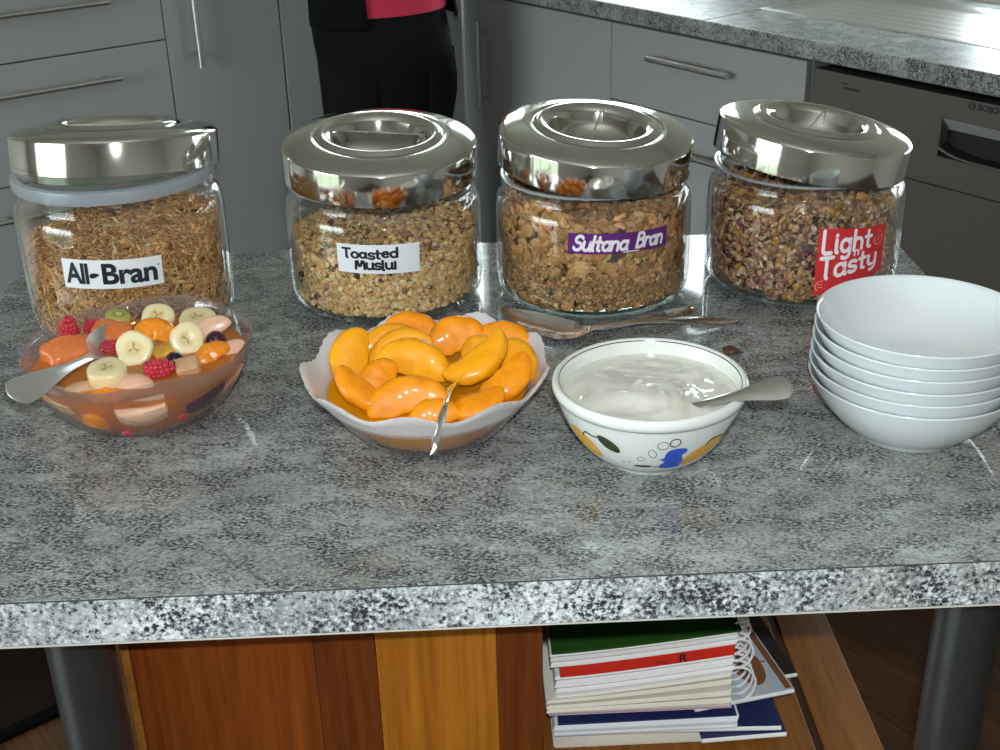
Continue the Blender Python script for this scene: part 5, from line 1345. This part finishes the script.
m = MB(); band_text(m, 'R', 0.189, 0.0135, 0.0014, 0.0003); m.build('lettering', M['ink'], band, smooth=False)
m = MB(); band_text(m, 'Pru', 0.167, 0.0085, 0.0012); m.build('small_lettering', M['cover_maroon'], band, smooth=False)
coil(t, 0.243, 0.637, 0.668, 22)
t = book('coil bound book with a dark green cover on top of the pile')
pages(MB(), 0.065, 0.245, 0.985, BY1, 0.6528, 0.6718, 0.6690, 0.6870, 0, 0.0016, 11, 7).build('pages', M['paper'], t, angle=20)
pages(MB(), 0.066, 0.248, 0.9835, BY1, 0.6692, 0.6872, 0.6715, 0.6895, 0, 0.0003, 12, 2).build('cover', M['cover_green'], t, angle=20)
coil(t, 0.244, 0.672, 0.690, 22)

# ================================================================== the person by the cupboards
PX, PY = -0.190, 3.24
t = empty('person', (PX, PY, 0), radians(24), label='person in black trousers, pink red top and open black jacket by the cupboards', cat='person')
def skin_body(name, verts, edges, radii, mat, parent, sub=2, root=0):
    me = bpy.data.meshes.new(name); me.from_pydata(verts, edges, []); o = bpy.data.objects.new(name, me); C.objects.link(o); o.parent = parent
    sk = o.modifiers.new('skin', 'SKIN'); sk.use_smooth_shade = True
    for i, r in enumerate(radii):
        r = r if isinstance(r, tuple) else (r, r); me.skin_vertices[0].data[i].radius = r
    me.skin_vertices[0].data[root].use_root = True
    ss = o.modifiers.new('sub', 'SUBSURF'); ss.levels = sub; ss.render_levels = sub
    me.materials.append(mat); return o
V, Eg, Rd = [], [], []
def jn(p, r, parent=None):
    V.append(p); Rd.append(r); i = len(V) - 1
    if parent is not None: Eg.append((parent, i))
    return i
pel = jn((0, 0, 0.92), (0.145, 0.10)); wst = jn((0, 0.0, 1.06), (0.125, 0.09), pel); chs = jn((0, 0, 1.24), (0.14, 0.10), wst); upc = jn((0, 0.01, 1.36), (0.11, 0.08), chs)
nk = jn((0, 0.01, 1.43), 0.055, upc); hd0 = jn((0, 0.0, 1.50), 0.062, nk); hd1 = jn((0, -0.005, 1.58), (0.078, 0.092), hd0); hd2 = jn((0, 0.0, 1.66), (0.055, 0.065), hd1)
for sx in (-1, 1):
    hip = jn((sx * 0.085, 0, 0.86), 0.085, pel); kn = jn((sx * 0.088, -0.005, 0.48), 0.058, hip); an = jn((sx * 0.09, 0.015, 0.09), 0.038, kn); jn((sx * 0.095, -0.12, 0.035), 0.032, an)
    shd = jn((sx * 0.165, 0.01, 1.35), 0.055, upc); el = jn((sx * 0.225, 0.03, 1.10), 0.042, shd); wr = jn((sx * 0.13, -0.19, 1.15), 0.027, el); pm = jn((sx * 0.085, -0.245, 1.17), (0.034, 0.018), wr)
    for k in range(4):
        q = (k - 1.5) * 0.017; f1 = jn((sx * (0.055), -0.285, 1.170 + q), 0.0088, pm); f2 = jn((sx * 0.028, -0.300, 1.166 + q), 0.0080, f1); jn((sx * 0.010, -0.290, 1.163 + q), 0.0070, f2)
    th1 = jn((sx * 0.078, -0.255, 1.205), 0.010, pm); jn((sx * 0.05, -0.275, 1.225), 0.008, th1)
skin_body('body', V, Eg, Rd, M['skin'], t)
def loft(rings, n=40, cap=True, open_front=0.0, open_left=None):
    """ellipse rings (z, cx, cy, rx, ry)"""
    m = MB()
    if open_front:
        m.grid(len(rings), n, lambda i, j: (rings[i][1] + rings[i][3] * sin(open_front + (2 * pi - open_left - open_front) * j / (n - 1)), rings[i][2] - rings[i][4] * cos(open_front + (2 * pi - open_left - open_front) * j / (n - 1)), rings[i][0]))
    else:
        m.grid(len(rings), n, lambda i, j: (rings[i][1] + rings[i][3] * sin(2 * pi * j / n), rings[i][2] - rings[i][4] * cos(2 * pi * j / n), rings[i][0]), closev=True)
    return m
# trousers: hips then two legs, joined
m = loft([(0.99, 0, 0, 0.150, 0.105), (0.94, -0.004, 0, 0.162, 0.114), (0.88, -0.006, 0, 0.172, 0.126), (0.82, 0.002, 0, 0.176, 0.128), (0.76, 0.008, 0, 0.174, 0.122), (0.72, 0.012, 0, 0.172, 0.114), (0.68, 0.012, 0, 0.170, 0.108), (0.64, 0.012, 0, 0.168, 0.102), (0.638, 0.012, 0, 0.10, 0.05)])
for sx in (-1, 1):
    rg = [(0.78, sx * 0.083 + 0.008, 0, 0.092, 0.110), (0.72, sx * 0.085 + 0.012, 0, 0.092, 0.108), (0.67, sx * 0.087 + 0.012, 0, 0.089, 0.102), (0.60, sx * 0.088 + 0.006, 0, 0.080, 0.090), (0.48, sx * 0.09, 0, 0.072, 0.078), (0.30, sx * 0.09, 0.005, 0.064, 0.070), (0.08, sx * 0.09, 0.01, 0.060, 0.068), (0.075, sx * 0.09, 0.01, 0.054, 0.062)]
    for a, b in ((rg, None),):
        mm = loft(a); m.add(mm.v, mm.f)
m.build('trousers', M['trousers'], t, angle=80)
m = loft([(0.898, 0.0, -0.002, 0.166, 0.128), (0.888, 0.0, -0.002, 0.168, 0.130), (0.93, 0.0, 0, 0.163, 0.126), (1.00, 0, 0, 0.152, 0.118), (1.10, 0, 0, 0.148, 0.112), (1.24, 0, 0, 0.165, 0.122), (1.34, 0, 0.005, 0.150, 0.100), (1.40, 0, 0.01, 0.085, 0.075), (1.42, 0, 0.01, 0.066, 0.062)])
m.build('top', M['pink'], t, angle=80)
m = loft([(0.860, 0.010, 0.0, 0.188, 0.146), (0.872, 0.010, 0.0, 0.189, 0.147), (0.93, 0.006, 0.0, 0.184, 0.140), (1.02, 0, 0, 0.166, 0.128), (1.12, 0, 0, 0.163, 0.124), (1.25, 0, 0, 0.178, 0.132), (1.34, 0, 0.006, 0.165, 0.110), (1.405, 0, 0.012, 0.095, 0.082)], 56, open_front=1.05, open_left=0.5)
jk = m.build('jacket', M['jacket'], t, angle=80); sd = jk.modifiers.new('thick', 'SOLIDIFY'); sd.thickness = 0.006
for sx in (-1, 1):
    m = MB(); m.tube(catmull([(sx * 0.155, 0.01, 1.365), (sx * 0.20, 0.02, 1.24), (sx * 0.228, 0.03, 1.10), (sx * 0.195, -0.07, 1.11), (sx * 0.14, -0.175, 1.148)], 20), list(lerp_list([0.066, 0.060, 0.054, 0.046, 0.036], 20)), 16)
    m.build('sleeve', M['jacket'], t)
    m = MB(); m.lathe([(0, 0), (0.045, 0), (0.048, 0.012), (0.046, 0.03), (0.036, 0.055), (0.036, 0.075), (0, 0.08)], 20)
    o = m.build('shoe', M['shoe'], t); o.matrix_basis = Matrix.Translation((sx * 0.095, -0.045, 0.0)) @ Matrix.Diagonal((0.95, 2.6, 1, 1))
m = MB()
m.grid(14, 28, lambda i, j: ((0.090 + 0.004 * sin(j * 3.1)) * sin(pi * (i + 0.001) / 17) * cos(2 * pi * j / 28), 0.018 + 0.105 * sin(pi * (i + 0.001) / 17) * sin(2 * pi * j / 28) + (0.012 if i > 8 else 0), 1.595 + 0.115 * cos(pi * i / 17) - (0.02 * max(0, i - 8) if sin(2 * pi * j / 28) > -0.2 else 0)), closev=True)
m.build('hair', M['hair'], t, angle=180)
for sx in (-1, 1):
    m = MB(); m.lathe([(0, -0.011), (0.008, -0.008), (0.011, 0), (0.008, 0.008), (0, 0.011)], 14); o = m.build('eye', M['eye'], t); o.matrix_basis = Matrix.Translation((sx * 0.031, -0.083, 1.575))
    m = MB(); m.lathe([(0, -0.03), (0.012, -0.02), (0.018, 0.0), (0.014, 0.02), (0, 0.03)], 12); o = m.build('ear', M['skin'], t); o.matrix_basis = Matrix.Translation((sx * 0.080, 0.0, 1.565)) @ Matrix.Diagonal((0.5, 0.9, 1, 1))
m = MB(); m.tube([(0, -0.088, 1.590), (0, -0.098, 1.565), (0, -0.108, 1.548), (0, -0.094, 1.540)], [0.008, 0.010, 0.014, 0.010], 10); m.build('nose', M['skin'], t)
m = MB(); m.tube([(-0.024, -0.078, 1.510), (-0.01, -0.087, 1.513), (0.01, -0.087, 1.513), (0.024, -0.078, 1.510)], [0.003, 0.006, 0.006, 0.003], 8); m.build('mouth', plain('lips', (0.42, 0.13, 0.11), 0.4), t)
